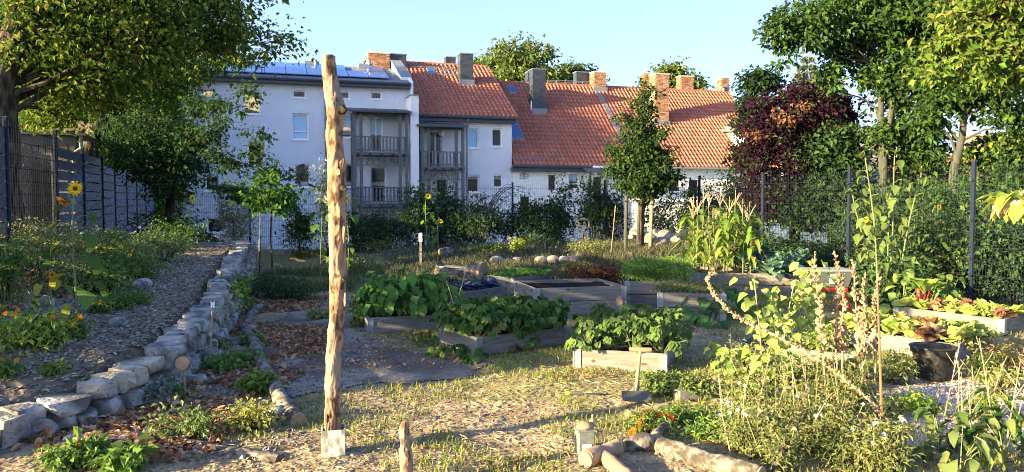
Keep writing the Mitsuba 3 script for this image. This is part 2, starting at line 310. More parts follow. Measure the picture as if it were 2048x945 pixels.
def tiles(s0, s1, o0, z0, o1, z1, rng, w=.25, h=.40, left=None, right=None):
    """rows of pantiles from the eave (o0, z0) to the ridge (o1, z1)"""
    L = math.hypot(o1 - o0, z1 - z0); nr = int(round(L / h)); nc = int(round((s1 - s0) / w)); d = np.array([o1 - o0, z1 - z0]) / L; n = np.array([-d[1], d[0]])
    prof = np.array([[0, .0], [.12, .045], [.32, .085], [.52, .045], [.68, .004], [.86, -.004]]); S = len(prof)
    ss = (np.arange(nc)[:, None] + prof[None, :, 0]).ravel() * (s1 - s0) / nc + s0; hh = np.tile(prof[:, 1], nc)
    parts = []
    for r in range(nr):
        t0, t1 = r * L / nr - .03, (r + 1) * L / nr + .02
        lines = [(t0, -.01), (t0, .05), (t1, .0)]
        V = np.concatenate([np.stack([ss, o0 + d[0] * t + n[0] * (hh + u), z0 + d[1] * t + n[1] * (hh + u)], 1) for t, u in lines]); m = len(ss)
        i = np.arange(m - 1); F = np.concatenate([np.stack([a * m + i, a * m + i + 1, (a + 1) * m + i + 1], 1) for a in (0, 1)] + [np.stack([a * m + i, (a + 1) * m + i + 1, (a + 1) * m + i], 1) for a in (0, 1)])
        col = np.repeat(rng.uniform(.86, 1.08, nc), S)[:, None] * np.array([.36, .13, .085]) + np.repeat(rng.uniform(-.012, .018, nc), S)[:, None]
        if left is not None or right is not None:
            t = (t0 + t1) / 2
            ok = np.ones(len(F), bool); c = V[F].mean(1)
            if right is not None: ok &= c[:, 0] < right(t / L)
            if left is not None: ok &= c[:, 0] > left(t / L)
            F = F[ok]
        parts.append((local(V), F, np.tile(np.clip(col, .02, 1), (3, 1))))
    return cat_(parts)
def roofplane(o0, z0, o1, z1): return lambda px, py: next(((s, o, z) for o in np.arange(o0, o1 + 6, .05) for s, z in [fp(px, py, o)] if z <= z0 + (z1 - z0) * (o - o0) / (o1 - o0)), (*fp(px, py, o1)[:1], o1, z1))
BRK = np.array([[.28, .135, .085], [.34, .20, .135], [.23, .11, .075], [.36, .24, .17]])
def chimney(house, s, o, w, d, z0, z1, kind, rng, cap=True):
    if kind == 'slate':
        k = put('chimney', fbox(s - w / 2, s + w / 2, o - d / 2, o + d / 2, z0, z1), 'm_slate', house, label='slate clad chimney')
        put('cap', fbox(s - w / 2 - .04, s + w / 2 + .04, o - d / 2 - .04, o + d / 2 + .04, z1 + .002, z1 + .06), 'm_lead', k)
    else:
        k = put('chimney', fbox(s - w / 2 + .02, s + w / 2 - .02, o - d / 2 + .02, o + d / 2 - .02, z0, z1), 'm_mortar', house, label='brick chimney')
        ps = []
        for r in range(int((z1 - z0) / .082)):
            za = z0 + r * .082; sh = .125 * (r % 2)
            for a, b, long in ((-w / 2, w / 2, 's'), (-d / 2, d / 2, 'o')):
                xs = np.clip(np.arange(a - .25 + sh, b + .25, .25), a, b)
                for x0, x1 in zip(xs[:-1], xs[1:]):
                    if x1 - x0 < .03: continue
                    for side in (-1, 1):
                        c = BRK[rng.integers(4)] * rng.uniform(.8, 1.15)
                        q = fbox(s + x0 + .008, s + x1 - .008, o + side * d / 2 - .03, o + side * d / 2, za, za + .068) if long == 's' else fbox(s + side * w / 2 - .03, s + side * w / 2, o + x0 + .008, o + x1 - .008, za, za + .068)
                        ps.append(paint(q, c))
        putc('bricks', cat_(ps), 'm_brick', k, kind='stuff')
        put('cap', fbox(s - w / 2 - .05, s + w / 2 + .05, o - d / 2 - .05, o + d / 2 + .05, z1 - .02, z1 + .07), 'm_mortar', k)
    put('flashing', fbox(s - w / 2 - .06, s + w / 2 + .06, o - d / 2 - .10, o - d / 2 - .002, z0 - .06, z0 + .16 + .25), 'm_lead', k)
rh = np.random.default_rng(5)
GZ = -2.4
# ---- white house on the left
WH = thing('white_house', 'tall white house on the left with solar panels and grey wooden balconies', 'house')
SW = fp(821, 300)[0]; SL = -19.5; EZ = 7.72
wins = [((402, 178, 428, 193), 'glass', 0), ((585, 180, 612, 196), 'glass', 0), ((676, 182, 700, 198), 'glass', 0), ((741, 183, 764, 199), 'glass', 0), ((486, 180, 521, 229), 'glass', 2), ((584, 227, 617, 280), 'reflection_blind', 2),
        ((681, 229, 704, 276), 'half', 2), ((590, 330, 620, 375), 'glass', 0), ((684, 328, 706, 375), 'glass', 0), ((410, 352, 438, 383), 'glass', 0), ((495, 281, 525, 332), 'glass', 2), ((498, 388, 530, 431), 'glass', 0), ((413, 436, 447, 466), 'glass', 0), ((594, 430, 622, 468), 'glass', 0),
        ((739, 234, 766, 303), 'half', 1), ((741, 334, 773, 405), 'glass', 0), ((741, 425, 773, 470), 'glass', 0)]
rects = [pr(*w[0]) for w in wins]
put('wall', wallmesh(holes(SL, SW, GZ, EZ, rects), 0, .32), 'm_white', WH)
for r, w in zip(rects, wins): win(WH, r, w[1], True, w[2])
put('gable', cat_([wallmesh(sg.Polygon([(SL, GZ), (SL + .3, GZ), (SL + .3, EZ), (SL, EZ)]), .33, 10), wallmesh(sg.Polygon([(SW - .3, GZ), (SW, GZ), (SW, EZ), (SW - .3, EZ)]), .33, 10), fbox(SL, SW, 10.34, 10.6, GZ, EZ)]), 'm_white', WH)
RZ, RO = 9.25, 4.0
def slab(s0, s1, o0, z0, o1, z1, th):
    v = local(np.array([[s, o, z - q] for s in (s0, s1) for o, z in ((o0, z0), (o1, z1)) for q in (0, th)])); h = trimesh.convex.convex_hull(v); return np.array(h.vertices), np.array(h.faces)
roof = put('roof', cat_([slab(SL - .2, SW - .02, -.42, EZ + .08, RO, RZ, .16), slab(SL - .2, SW - .02, RO, RZ, 10.7, EZ + .3, .16)]), 'm_flatroof', WH)
def on(o): return EZ + .08 + (RZ - EZ - .08) * (o + .42) / (RO + .42)
for row in range(2):
    oa, ob = .1 + row * 1.75, .1 + row * 1.75 + 1.70
    for c in range(10):
        s0 = fp(775, 150, 1.0)[0] - (c + 1) * 1.06
        if c in (1,) and row == 1: continue
        pk = put('solar_panel', slab(s0, s0 + 1.03, oa, on(oa) + .13, ob, on(ob) + .13, .04), 'm_panel', roof)
put('gutter', tube([fw(s, -.50, EZ + .0) for s in (SL - .2, SW - .05)], .075, 8), 'm_gutter', WH)
put('eave_board', fbox(SL - .2, SW - .03, -.43, -.37, EZ - .22, EZ + .02), 'm_gutter', WH)
put('soffit', fbox(SL - .2, SW - .03, -.365, -.004, EZ - .21, EZ - .17), 'm_gutter', WH)
put('parapet', cat_([slab(SW - .42, SW + .12, .35, on(.3) + .2, 4.2, RZ + .5, .95), slab(SW - .04, SW + .10, -.42, EZ + .12, .34, on(.2) + .2, 1.3)]), 'm_white', WH)
put('parapet_cap', cat_([slab(SW - .46, SW + .15, .33, on(.3) + .245, 4.25, RZ + .545, .04)]), 'm_lead', WH)
s, z = fp(757, 128, 5.2); s2, _ = fp(795, 128, 5.2)
chimney(WH, s, 5.2, 1.25, .7, RZ - .6, fp(757, 109, 5.2)[1], 'brick', rh)
chimney(WH, s2, 5.3, 1.0, .7, RZ - .6, fp(795, 111, 5.2)[1], 'slate', rh)
for px, py, hh in ((620, 127, .55), (727, 127, .35)):
    s, z = fp(px, py, 3.7); put('roof_vent', cat_([tube([fw(s, 3.7, RZ - .3), fw(s, 3.7, z + .05), fw(s + .14, 3.6, z + .22), fw(s + .3, 3.5, z + .12), fw(s + .32, 3.5, z - .1)], .10, 8), fbox(s - .3, s + .5, 3.5, 4.1, RZ - .3, RZ + .12)]), 'm_lead', WH)
s, _ = fp(741, 105, 5); put('flue', tube([fw(s, 5, RZ - .3), fw(s, 5, fp(741, 99, 5)[1])], .06, 7), 'm_frame', WH)
s = fp(651, 250)[0]; put('downpipe', tube([fw(s, -.45, EZ - .1), fw(s, -.45, EZ - .3), fw(s, -.1, EZ - .65), fw(s, -.1, GZ)], .055, 7), 'm_lead', WH)
s, z = fp(822, 0)[0], fp(829, 193, -1.3)[1]
put('side_wall', fbox(fp(822, 300, -1.5)[0], fp(838, 300, -1.5)[0], -1.5, -.003, GZ, z), 'm_white', WH)
put('side_wall_cap', fbox(fp(822, 300, -1.5)[0] - .04, fp(838, 300, -1.5)[0] + .04, -1.54, -.003, z + .002, z + .06), 'm_lead', WH)
def balcony(house, x0, x1, floors, canopy, off, lat):
    """wooden balconies: floors = pixel rows (top rail, floor top, floor bottom)"""
    s0, s1 = fp(x0, 300, off)[0], fp(x1, 300, off)[0]
    zc = fp((x0 + x1) / 2, canopy[1], off)[1]; zt = fp((x0 + x1) / 2, canopy[0], off)[1]
    fl = [fbox(s0, s1, off, -.05, fp((x0 + x1) / 2, f[2], off)[1], fp((x0 + x1) / 2, f[1], off)[1]) for f in floors]
    b = put('balcony', fl[0], 'm_greywood', house, label='grey wooden balconies one above the other'); put('lower_floor', fl[1], 'm_greywood', b)
    for s, o in ((s0 + .08, off + .09), (s1 - .10, off + .09), (s0 + .08, -.2), (s0 + .42, off + .10), (s1 - .45, off + .10)):
        put('post', fbox(s - .075, s + .075, o - .075, o + .075, GZ, zc), 'm_greywood', b)
    put('canopy', slab(s0 - .25, s1 + .1, off - .35, zc + .03, -.02, zt + .15, .10), 'm_gutter', b)
    put('canopy_beam', cat_([fbox(s0, s1, off + .17, off + .29, zc - .17, zc - .03)]), 'm_greywood', b)
    for f in floors:
        zr, zf, zb = (fp((x0 + x1) / 2, v, off)[1] for v in f)
        put('rail', cat_([fbox(s0 + .16, s1 - .18, off - .02, off + .03, zr - .06, zr), fbox(s0 + .16, s1 - .18, off - .02, off + .03, zf + .06, zf + .12)]), 'm_greywood', b)
        n = int((s1 - s0 - .4) / .17)
        for i in range(n):
            s = s0 + .24 + i * (s1 - s0 - .48) / (n - 1); put('baluster', fbox(s - .045, s + .045, off - .045, off - .021, zf + .03, zr - .01), 'm_greywood', b)
        put('side_rail', cat_([fbox(s0, s0 + .05, off + .2, -.05, zr - .06, zr)] + [fbox(s0 + .01, s0 + .035, o, o + .09, zf + .05, zr - .05) for o in np.arange(off + .22, -.15, .17)]), 'm_greywood', b)
        for i in range(5):
            s = s0 + .25 + i * (s1 - s0 - .5) / 4; put('joist_end', fbox(s - .05, s + .05, off - .12, off - .003, zb - .05, zb + .10), 'm_dark', b)
        if lat:
            za, zz = zb - .10, zb - .48; n = 7
            put('lattice', cat_([fbox(s0 + .16, s1 - .18, off + .0, off + .05, za - .06, za), fbox(s0 + .16, s1 - .18, off + .0, off + .05, zz - .06, zz)] + [fbox(s - .035, s + .035, off + .003, off + .047, zz, za - .06) for s in np.linspace(s0 + .35, s1 - .35, n)]), 'm_greywood', b)
    return b
bb = balcony(WH, 706, 818, [(273, 305, 311), (374, 407, 414)], (217, 224), -1.45, True)
put('partition', cat_([fbox(SL + .31, SW - .31, 3.6, 3.7, GZ, EZ - .25)]), 'm_inside', WH); [put('floor', fbox(SL + .31, SW - .31, .34, 3.59, z, z + .2), 'm_inside', WH) for z in (-.45, 2.35, 5.05)]
# ---- the house with the steep red roof in the middle
MH = thing('lilac_house', 'pale lilac house with red tiled roof right of the tall white house', 'house')
ME = 6.15; MR = 9.98; MO = 6.0; M0, M1 = SW + .02, 0.0
mw = [((932, 257, 958, 297), 'reflection_blind', 0), ((984, 257, 1005, 294), 'glass', 0), ((934, 351, 959, 385), 'glass', 0), ((987, 350, 1006, 376), 'glass', 0), ((858, 262, 885, 335), 'glass', 1), ((872, 358, 895, 425), 'glass', 0)]
rects = [pr(*w[0]) for w in mw]
put('wall', wallmesh(holes(M0, M1, GZ, ME - .05, rects), .02, .32), 'm_lilac', MH)
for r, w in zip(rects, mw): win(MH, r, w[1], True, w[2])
put('gable', cat_([fbox(M1 - .3, M1, .345, 11.6, GZ, ME - .1), fbox(M0, M1, 11.65, 11.95, GZ, ME - .1), wallmesh(sg.Polygon([(M1 - .3, ME - .1), (M1, ME - .1), (M1, ME), (M1 - .3, ME)]), .4, 11)]), 'm_lilac', MH)
# the gable triangle toward the low house
v = np.array([[s, o, z] for s in (M1 - .28, M1 - .01) for o, z in ((.35, ME - .09), (11.6, ME - .09), (MO, MR - .15))]); h = trimesh.convex.convex_hull(local(v))
put('gable', (np.array(h.vertices), np.array(h.faces)), 'm_lilac', MH)
rf = put('roof', cat_([slab(M0, M1 + .12, -.38, ME - .02, MO, MR - .06, .10), slab(M0, M1 + .12, MO, MR - .06, 12.2, ME, .10)]), 'm_gutter', MH)
putc('tile_field', tiles(M0 + .02, M1 + .14, -.45, ME, MO, MR, rh), 'm_tile', rf, kind='stuff')
ridge = lambda s0, s1, o, z: cat_([paint(tube([fw(s, o, z - .03), fw(s + .37, o, z - .02)], [.13, .115], 8), np.array([.40, .12, .065]) * rh.uniform(.7, 1.1)) for s in np.arange(s0, s1 - .2, .36)])
putc('ridge_tiles', ridge(M0, M1, MO, MR + .02), 'm_tile', rf, kind='stuff')
putc('verge_tiles', cat_([paint(slab(M1 + .06, M1 + .22, o, ME + (MR - ME) * (o + .45) / (MO + .45) + .075, o + .36, ME + (MR - ME) * (o + .81) / (MO + .45) + .075, .12), np.array([.42, .15, .09]) * rh.uniform(.7, 1.1)) for o in np.arange(-.45, MO - .3, .37)]), 'm_tile', rf, kind='stuff')
put('gutter', tube([fw(s, -.52, ME - .06) for s in (M0, M1 + .1)], .075, 8), 'm_gutter', MH)
put('eave_board', fbox(M0, M1 + .1, -.37, -.0, ME - .32, ME - .10), 'm_gutter', MH)
MP = roofplane(-.45, ME, MO, MR)
def guard(parent, plane, pts, h=.22):
    """a roof-hook rail: two bars on short feet"""
    P = [np.array(plane(*p)) for p in pts]; W = [fw(*p) for p in P]
    put('snow_guard', cat_([bar(a + [0, 0, h], b + [0, 0, h], .035) for a, b in zip(W[:-1], W[1:])] + [bar(a + [0, 0, h * .5], b + [0, 0, h * .5], .03) for a, b in zip(W[:-1], W[1:])] + [bar(w - EN * 0.0, w + [0, 0, h + .03], .035) for a, b in zip(W[:-1], W[1:]) for w in np.linspace(a, b, 6)]), 'm_lead', parent)
guard(rf, MP, [(826, 140), (905, 142)], .2); guard(rf, MP, [(850, 154), (915, 156)], .2); guard(rf, MP, [(884, 146), (915, 147)], .2)
def skylight(house, plane, x0, y0, x1, y1, k0):
    a, b = np.array(plane((x0 + x1) / 2, y1)), np.array(plane((x0 + x1) / 2, y0)); w = (plane(x1, y1)[0] - plane(x0, y1)[0]) / 2
    put('skylight', slab(a[0] - w, a[0] + w, a[1], a[2] + .16, b[1], b[2] + .16, .14), 'm_lead', k0, label='roof window')
    d = b - a; a2, b2 = a + d * .1, b - d * .1
    put('skylight_pane', slab(a[0] - w * .82, a[0] + w * .82, a2[1], a2[2] + .166, b2[1], b2[2] + .166, .02), 'm_panel', k0)
skylight(MH, MP, 857, 141, 872, 151, rf)
c = MP(933, 171); chimney(MH, c[0], c[1] + .3, .78, .75, c[2] - .1, fp(933, 109, c[1])[1], 'slate', rh)
chimney(MH, fp(900, 130, 7)[0], 7.0, .62, .6, MR - .9, fp(900, 117, 7)[1], 'slate', rh)
balcony(MH, 842, 930, [(303, 333, 340), (402, 432, 440)], (247, 253), -1.4, True)
s, z = fp(881, 267); k = put('lamp', move((ICO[2].vertices * .17, ICO[2].faces), fw(s, -.2, z)), 'm_frame', MH, smooth=True, label='round white wall lamp')
s = fp(933, 300)[0]; put('downpipe', tube([fw(s, -.5, ME - .15), fw(s, -.12, ME - .6), fw(s, -.12, GZ)], .05, 7), 'm_lead', MH)
put('partition', fbox(M0 + .02, M1 - .31, 3.6, 3.7, GZ, ME - .15), 'm_inside', MH); [put('floor', fbox(M0 + .02, M1 - .31, .36, 3.59, z, z + .2), 'm_inside', MH) for z in (.15, 2.75)]
# ---- the low house
LH = thing('low_house', 'low white house under a long red tiled roof with two roof windows', 'house')
LE = 3.52; LR = 9.05; LO = 6.0; L0, L1 = .02, 7.5
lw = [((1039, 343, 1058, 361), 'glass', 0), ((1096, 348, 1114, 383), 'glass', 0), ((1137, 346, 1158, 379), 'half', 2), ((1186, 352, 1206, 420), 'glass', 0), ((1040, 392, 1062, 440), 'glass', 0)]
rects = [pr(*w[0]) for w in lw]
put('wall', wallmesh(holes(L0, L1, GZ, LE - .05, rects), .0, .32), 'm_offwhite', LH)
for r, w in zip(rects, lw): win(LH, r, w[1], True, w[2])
s0, z0, s1, z1 = rects[0]; put('window_grille', cat_([fbox(a, a + .03, .03, .06, z0, z1) for a in np.linspace(s0 + .03, s1 - .06, 7)]), 'm_frame', LH)
def gable_tri(s0, s1, e, r, o): h = trimesh.convex.convex_hull(local(np.array([[s, oo, z] for s in (s0, s1) for oo, z in ((.33, e), (2 * o - .4, e), (o, r))]))); return np.array(h.vertices), np.array(h.faces)
put('gable', cat_([fbox(L0, L1, 11.65, 11.95, GZ, LE - .1), gable_tri(L1 - .3, L1 - .02, LE - .1, LR - .2, LO)]), 'm_offwhite', LH)
lrf = put('roof', cat_([slab(L0, L1, -.35, LE - .02, LO, LR - .07, .10), slab(L0, L1, LO, LR - .07, 12.3, LE, .10)]), 'm_gutter', LH)
putc('tile_field', tiles(L0 + .0, L1, -.45, LE, LO, LR, rh), 'm_tile', lrf, kind='stuff')
putc('ridge_tiles', ridge(L0, L1, LO, LR + .02), 'm_tile', lrf, kind='stuff')
LP = roofplane(-.45, LE, LO, LR)
put('gutter', tube([fw(s, -.52, LE - .05) for s in (L0 - .15, 4.6)], .08, 8), 'm_gutter', LH)
put('eave_board', cat_([fbox(L0 - .1, 4.6, -.42, -.003, LE - .33, LE - .12)]), 'm_gutter', LH)
put('gutter', tube([fw(s, -.52, LE - .05) for s in (4.65, L1)], .07, 8), 'm_frame', LH)
skylight(LH, LP, 1019, 177, 1035, 191, lrf); skylight(LH, LP, 1024, 252, 1049, 284, lrf)
guard(lrf, LP, [(1040, 172), (1060, 173)], .2); guard(lrf, LP, [(1040, 186), (1060, 187)], .2); guard(lrf, LP, [(1095, 167), (1182, 170)], .2); guard(lrf, LP, [(1027, 322), (1105, 323)], .22)
c = LP(1078, 228); chimney(LH, c[0], c[1] + .35, .85, .8, c[2] - .1, fp(1078, 140, c[1])[1], 'slate', rh)
chimney(LH, fp(1062, 150, 6.8)[0], 6.8, .6, .6, LR - .9, fp(1062, 147, 6.8)[1], 'slate', rh)
chimney(LH, fp(1163, 155, 6.8)[0], 6.8, .95, .6, LR - .9, fp(1163, 147, 6.8)[1], 'slate', rh)
chimney(LH, fp(1196, 155, 5.9)[0], 5.9, .85, .7, LR - .5, fp(1196, 147, 5.9)[1], 'brick', rh)
c = LP(1064, 224); put('vent_pipe', tube([fw(c[0], c[1], c[2]), fw(c[0], c[1], c[2] + .6), fw(c[0] + .1, c[1], c[2] + .7)], .08, 8), 'm_frame', LH)
put('party_strip', slab(L1 - .16, L1 + .16, -.5, LE + .12, LO, LR + .12, .06), 'm_lead', lrf)
put('partition', fbox(L0 + .02, L1 - .31, 3.6, 3.7, GZ, LE - .15), 'm_inside', LH)
# porch with blue canopy
s0, s1 = fp(1176, 370, -1.2)[0], fp(1244, 370, -1.2)[0]; zc = fp(1200, 343, -1.2)[1]
pk = put('porch', slab(s0 - .1, s1, -1.45, zc, -.02, zc + .35, .08), 'm_gutter', LH, label='small blue porch roof on posts')
for s in (s0 + .05, (s0 + s1) / 2, s1 - .1): put('post', fbox(s, s + .09, -1.35, -1.26, GZ, zc - .03), 'm_gutter', pk)
for s in np.arange(s0 + .2, s1 - .15, .16): put('slat', fbox(s, s + .09, -1.34, -1.31, GZ + .1, fp(1200, 408, -1.2)[1]), 'm_greywood', pk)
# ---- the end house
EH = thing('end_house', 'white end house with red tiled roof, tall brick chimney and white dormer', 'house')
E0, E1 = 7.52, 17.5
ew = [((1340, 352, 1362, 385), 'glass', 0), ((1378, 358, 1400, 396), 'glass', 0), ((1300, 352, 1322, 385), 'glass', 0)]
rects = [pr(*w[0]) for w in ew]
put('wall', wallmesh(holes(E0, E1, GZ, LE - .05, rects), .0, .32), 'm_offwhite', EH)
for r, w in zip(rects, ew): win(EH, r, w[1], True, w[2])
put('gable', cat_([fbox(E0, E1, 11.65, 11.95, GZ, LE - .1), fbox(E1 - .3, E1, .33, 11.6, GZ, LE - .11), gable_tri(E1 - .3, E1 - .02, LE - .1, LR - .2, LO)]), 'm_offwhite', EH)
erf = put('roof', cat_([slab(E0, E1 + .1, -.35, LE - .02, LO, LR - .07, .10), slab(E0, E1 + .1, LO, LR - .07, 12.3, LE, .10)]), 'm_gutter', EH)
putc('tile_field', tiles(E0, E1 + .15, -.45, LE, LO, LR, rh), 'm_tile', erf, kind='stuff')
putc('ridge_tiles', ridge(E0, E1, LO, LR + .02), 'm_tile', erf, kind='stuff')
put('gutter', tube([fw(s, -.52, LE - .05) for s in (E0 + .05, E1)], .07, 8), 'm_lead', EH)
c = LP(1324, 252); chimney(EH, c[0], c[1] + .42, .95, .8, c[2] - .1, fp(1324, 149, c[1])[1], 'brick', rh)
for px, py, w, o, kind in ((1292, 149, .6, 6.8, 'brick'), (1370, 155, .95, 6.6, 'brick'), (1446, 158, .6, 6.3, 'brick')): chimney(EH, fp(px, py, o)[0], o, w, .6, LR - .8, fp(px, py, o)[1], kind, rh)
c = LP(1447, 186); put('roof_vent', cat_([tube([fw(c[0], c[1], c[2]), fw(c[0], c[1], c[2] + .35)], .12, 8), fbox(c[0] - .2, c[0] + .2, c[1] - .25, c[1] + .25, c[2] + .34, c[2] + .42)]), 'm_lead', EH)
a, b = LP(1437, 268), LP(1475, 330)
dm = put('dormer', cat_([fbox(a[0] + .55, a[0] + 2.5, b[1] + .3, b[1] + 4, b[2] - .1, b[2] + 2.2)]), 'm_offwhite', EH, label='white dormer with a curved roof')
put('dormer_roof', cat_([slab(a[0] + .2 + i * .42, a[0] + .2 + (i + 1) * .42, b[1] + .05, b[2] + 2.2 + q0, b[1] + 4.2, b[2] + 2.3 + q0, .15) for i, q0 in enumerate((.1, .32, .42, .42, .32, .1))]), 'm_lead', dm)
put('partition', fbox(E0 + .02, E1 - .31, 3.6, 3.7, GZ, LE - .15), 'm_inside', EH)
# white flat-roofed annex in front of the end house
an = thing('white_annex', 'low white flat-roofed annex in front of the end house', 'annex')
s0, s1 = fp(1285, 420, -3)[0], fp(1412, 420, -3)[0]; zt = fp(1340, 402, -3)[1]
put('wall', fbox(s0, s1, -3.6, -1.6, GZ, zt - .05), 'm_offwhite', an)
put('roof', fbox(s0 - .12, s1 + .12, -3.75, -1.5, zt - .048, zt + .12), 'm_frame', an)
# houses further right, seen through the trees
for nm, lab, px, py, d, w, dep, hw, hr, mw_, col in (('far_house', 'far house with a dull red roof seen between the right hand tree trunks', 1935, 275, 52, 9, 8, 4.6, 2.9, 'm_offwhite', (.20, .10, .075)),
        ('far_house', 'far house with a pale weathered roof at the right edge', 2075, 262, 60, 10, 8, 6.2, 3.4, 'm_offwhite', (.34, .26, .20)), ('green_house', 'small pale green house behind the right hand fence', 1908, 305, 42, 4.5, 5, 3.9, .6, 'm_green', (.45, .46, .45)),
        ('grey_roofed_house', 'far grey roofed house showing above the purple creeper', 1660, 232, 62, 7, 7, 7.2, 3.0, 'm_offwhite', (.20, .20, .20))):
    if nm == 'green_house': mat('m_green', plaster((.38, .50, .36), (.46, .58, .43)), .9, .2)
    p = at(px, py, d); k = thing(nm, lab, 'house'); a = -.12
    base = np.array([p[0], d, -3.0]); M = frame((math.cos(a), math.sin(a), 0)); zt = hw - 3
    put('wall', box(base + [0, 0, hw / 2], (w, dep, hw), M=M), mw_, k)
    tri = np.array([[x, y, z] for x in (-w / 2 - .3, w / 2 + .3) for y, z in ((-dep / 2 - .3, -.1), (dep / 2 + .3, -.1), (0, hr))]); hl = trimesh.convex.convex_hull(tri @ M + base + [0, 0, hw + .11])
    rk = putc('roof', paint((np.array(hl.vertices), np.array(hl.faces)), col), 'm_tile', k)
    rows = []
    for r in range(int(math.hypot(dep / 2, hr) / .4)):
        f0 = r * .4 / math.hypot(dep / 2, hr); y, z = (-dep / 2 - .3) * (1 - f0), hr * f0
        for x in np.arange(-w / 2 - .3, w / 2, .3):
            rows.append(paint(box(np.array([x + .15, y - .02, z + .02]) @ M + base + [0, 0, hw + .1], (.285, .06, .05), M=M), np.array(col) * rh.uniform(.75, 1.15)))
    putc('tile_field', cat_(rows), 'm_tile', rk, kind='stuff')
    for i in range(3):
        x = (i - 1) * w * .3; wk = put('window', box(np.array([x, -dep / 2 - .02, hw - 1.5]) @ M + base, (.95, .06, 1.2), M=M), 'm_frame', k)
        put('pane', box(np.array([x, -dep / 2 - .06, hw - 1.5]) @ M + base, (.75, .03, 1.0), M=M), 'm_panel', wk)
# ---------------------------------------------------------------- fences
def gz(x, y): return float(H(np.array([x]), np.array([y]))[0])
def mesh_panel(parent, a, b, z0, z1, strips=None, rng=R, vstep=.05, w=.0045):
    """a double-bar wire panel from a to b (plan points); strips: dark privacy strips woven between the double bars"""
    a, b = np.asarray(a, float), np.asarray(b, float); L = np.linalg.norm(b - a); e = (b - a) / L
    P = lambda t, z: np.array([a[0] + e[0] * t, a[1] + e[1] * t, z])
    hs = np.arange(z0 + .03, z1 + .02, .2); nv = int(L / vstep)
    ps = [bar(P(t, z0), P(t, z1), w) for t in np.linspace(.04, L - .04, nv)]
    nrm = np.array([-e[1], e[0], 0]) * .008
    ps += [bar(P(0, z) + s * nrm, P(L, z) + s * nrm, .006) for z in hs for s in (-1, 1)]
    put('wire_panel', cat_(ps), 'm_wire', parent, kind='stuff')
    if strips:
        for z in hs[:-1]:
            j = rng.uniform(-.006, .006)
            c = (P(.03, z + .1) + P(L - .03, z + .1)) / 2 + [0, 0, j]
            put('privacy_strip', box(c, (L - .06, .004, .172), M=frame([e[0], e[1], 0])), 'm_film', parent)
def fence_post(parent, x, y, z0, z1, e, w=.06):
    k = put('post', box((x, y, (z0 + z1) / 2), (w, w * .7, z1 - z0), M=frame([e[0], e[1], 0]), bev=.004), 'm_fencepost', parent)
    put('cap', box((x, y, z1 + .012), (w + .008, w * .7 + .008, .02), M=frame([e[0], e[1], 0])), 'm_black', k)
    nrm = np.array([e[1], -e[0]]) * .035
    put('clip', cat_([box((x + nrm[0], y + nrm[1], z0 + q * (z1 - z0)), (.05, .03, .03), M=frame([e[0], e[1], 0])) for q in (.12, .37, .62, .88)]), 'm_black', k)
LF = thing('privacy_fence', 'dark blue steel fence with grey privacy strips stepping down along the left side', 'fence')
upx = [10, 110, 165, 203, 228, 252, 272, 290, 308]; tpy = [236, 262, 296, 314, 328, 340, 346, 351, 354]
posts = []
for n, (px, py) in enumerate(zip(upx, tpy)):
    p = at(px, py, 11.4 + 2.35 * n); posts.append((p[0], p[1], p[2]))
e0 = unit(np.array(posts[1][:2]) - np.array(posts[0][:2]))
for k in range(1, 4): posts.insert(0, (posts[0][0] - e0[0] * 2.45 + .22 * (k > 1), posts[0][1] - e0[1] * 2.45, 2.86))
for a, b in zip(posts[:-1], posts[1:]):
    zt = min(a[2], b[2]) - .04
    zb = min(gz(a[0] + .3, a[1]), gz(b[0] + .3, b[1])) + .05
    mesh_panel(LF, a, b, zb, zt, strips=not (abs(a[0] - posts[3][0]) < .01), rng=np.random.default_rng(3), vstep=.1)
for x, y, z in posts: fence_post(LF, x, y, gz(x + .2, y) - .2, z, e0, .075)
# mesh fence along the back and the right side
BF = thing('mesh_fence', 'grey wire mesh fence along the back of the garden in front of the houses', 'fence')
cor = np.array([4.42, 18.2]); lft = np.array([-8.8, 19.6])
nb = 6; pts = [cor + (lft - cor) * k / nb for k in range(nb + 1)]; tops = np.linspace(2.1, 1.80, nb + 1)
for k in range(nb): mesh_panel(BF, pts[k], pts[k + 1], .25, (tops[k] + tops[k + 1]) / 2 - .03)
for k in range(1, nb + 1): fence_post(BF, *pts[k], .1, tops[k], unit(lft - cor), .045)
RF = thing('mesh_fence', 'dark blue wire mesh fence along the right side of the garden', 'fence')
rp = [cor + np.array([.72, -2.4]) * k for k in range(0, 6)]
for k in range(5): mesh_panel(RF, rp[k], rp[k + 1], .1, 2.10)
for k in range(6): fence_post(RF, *rp[k], -.05, 2.14, unit(np.array([.72, -2.4])), .06)
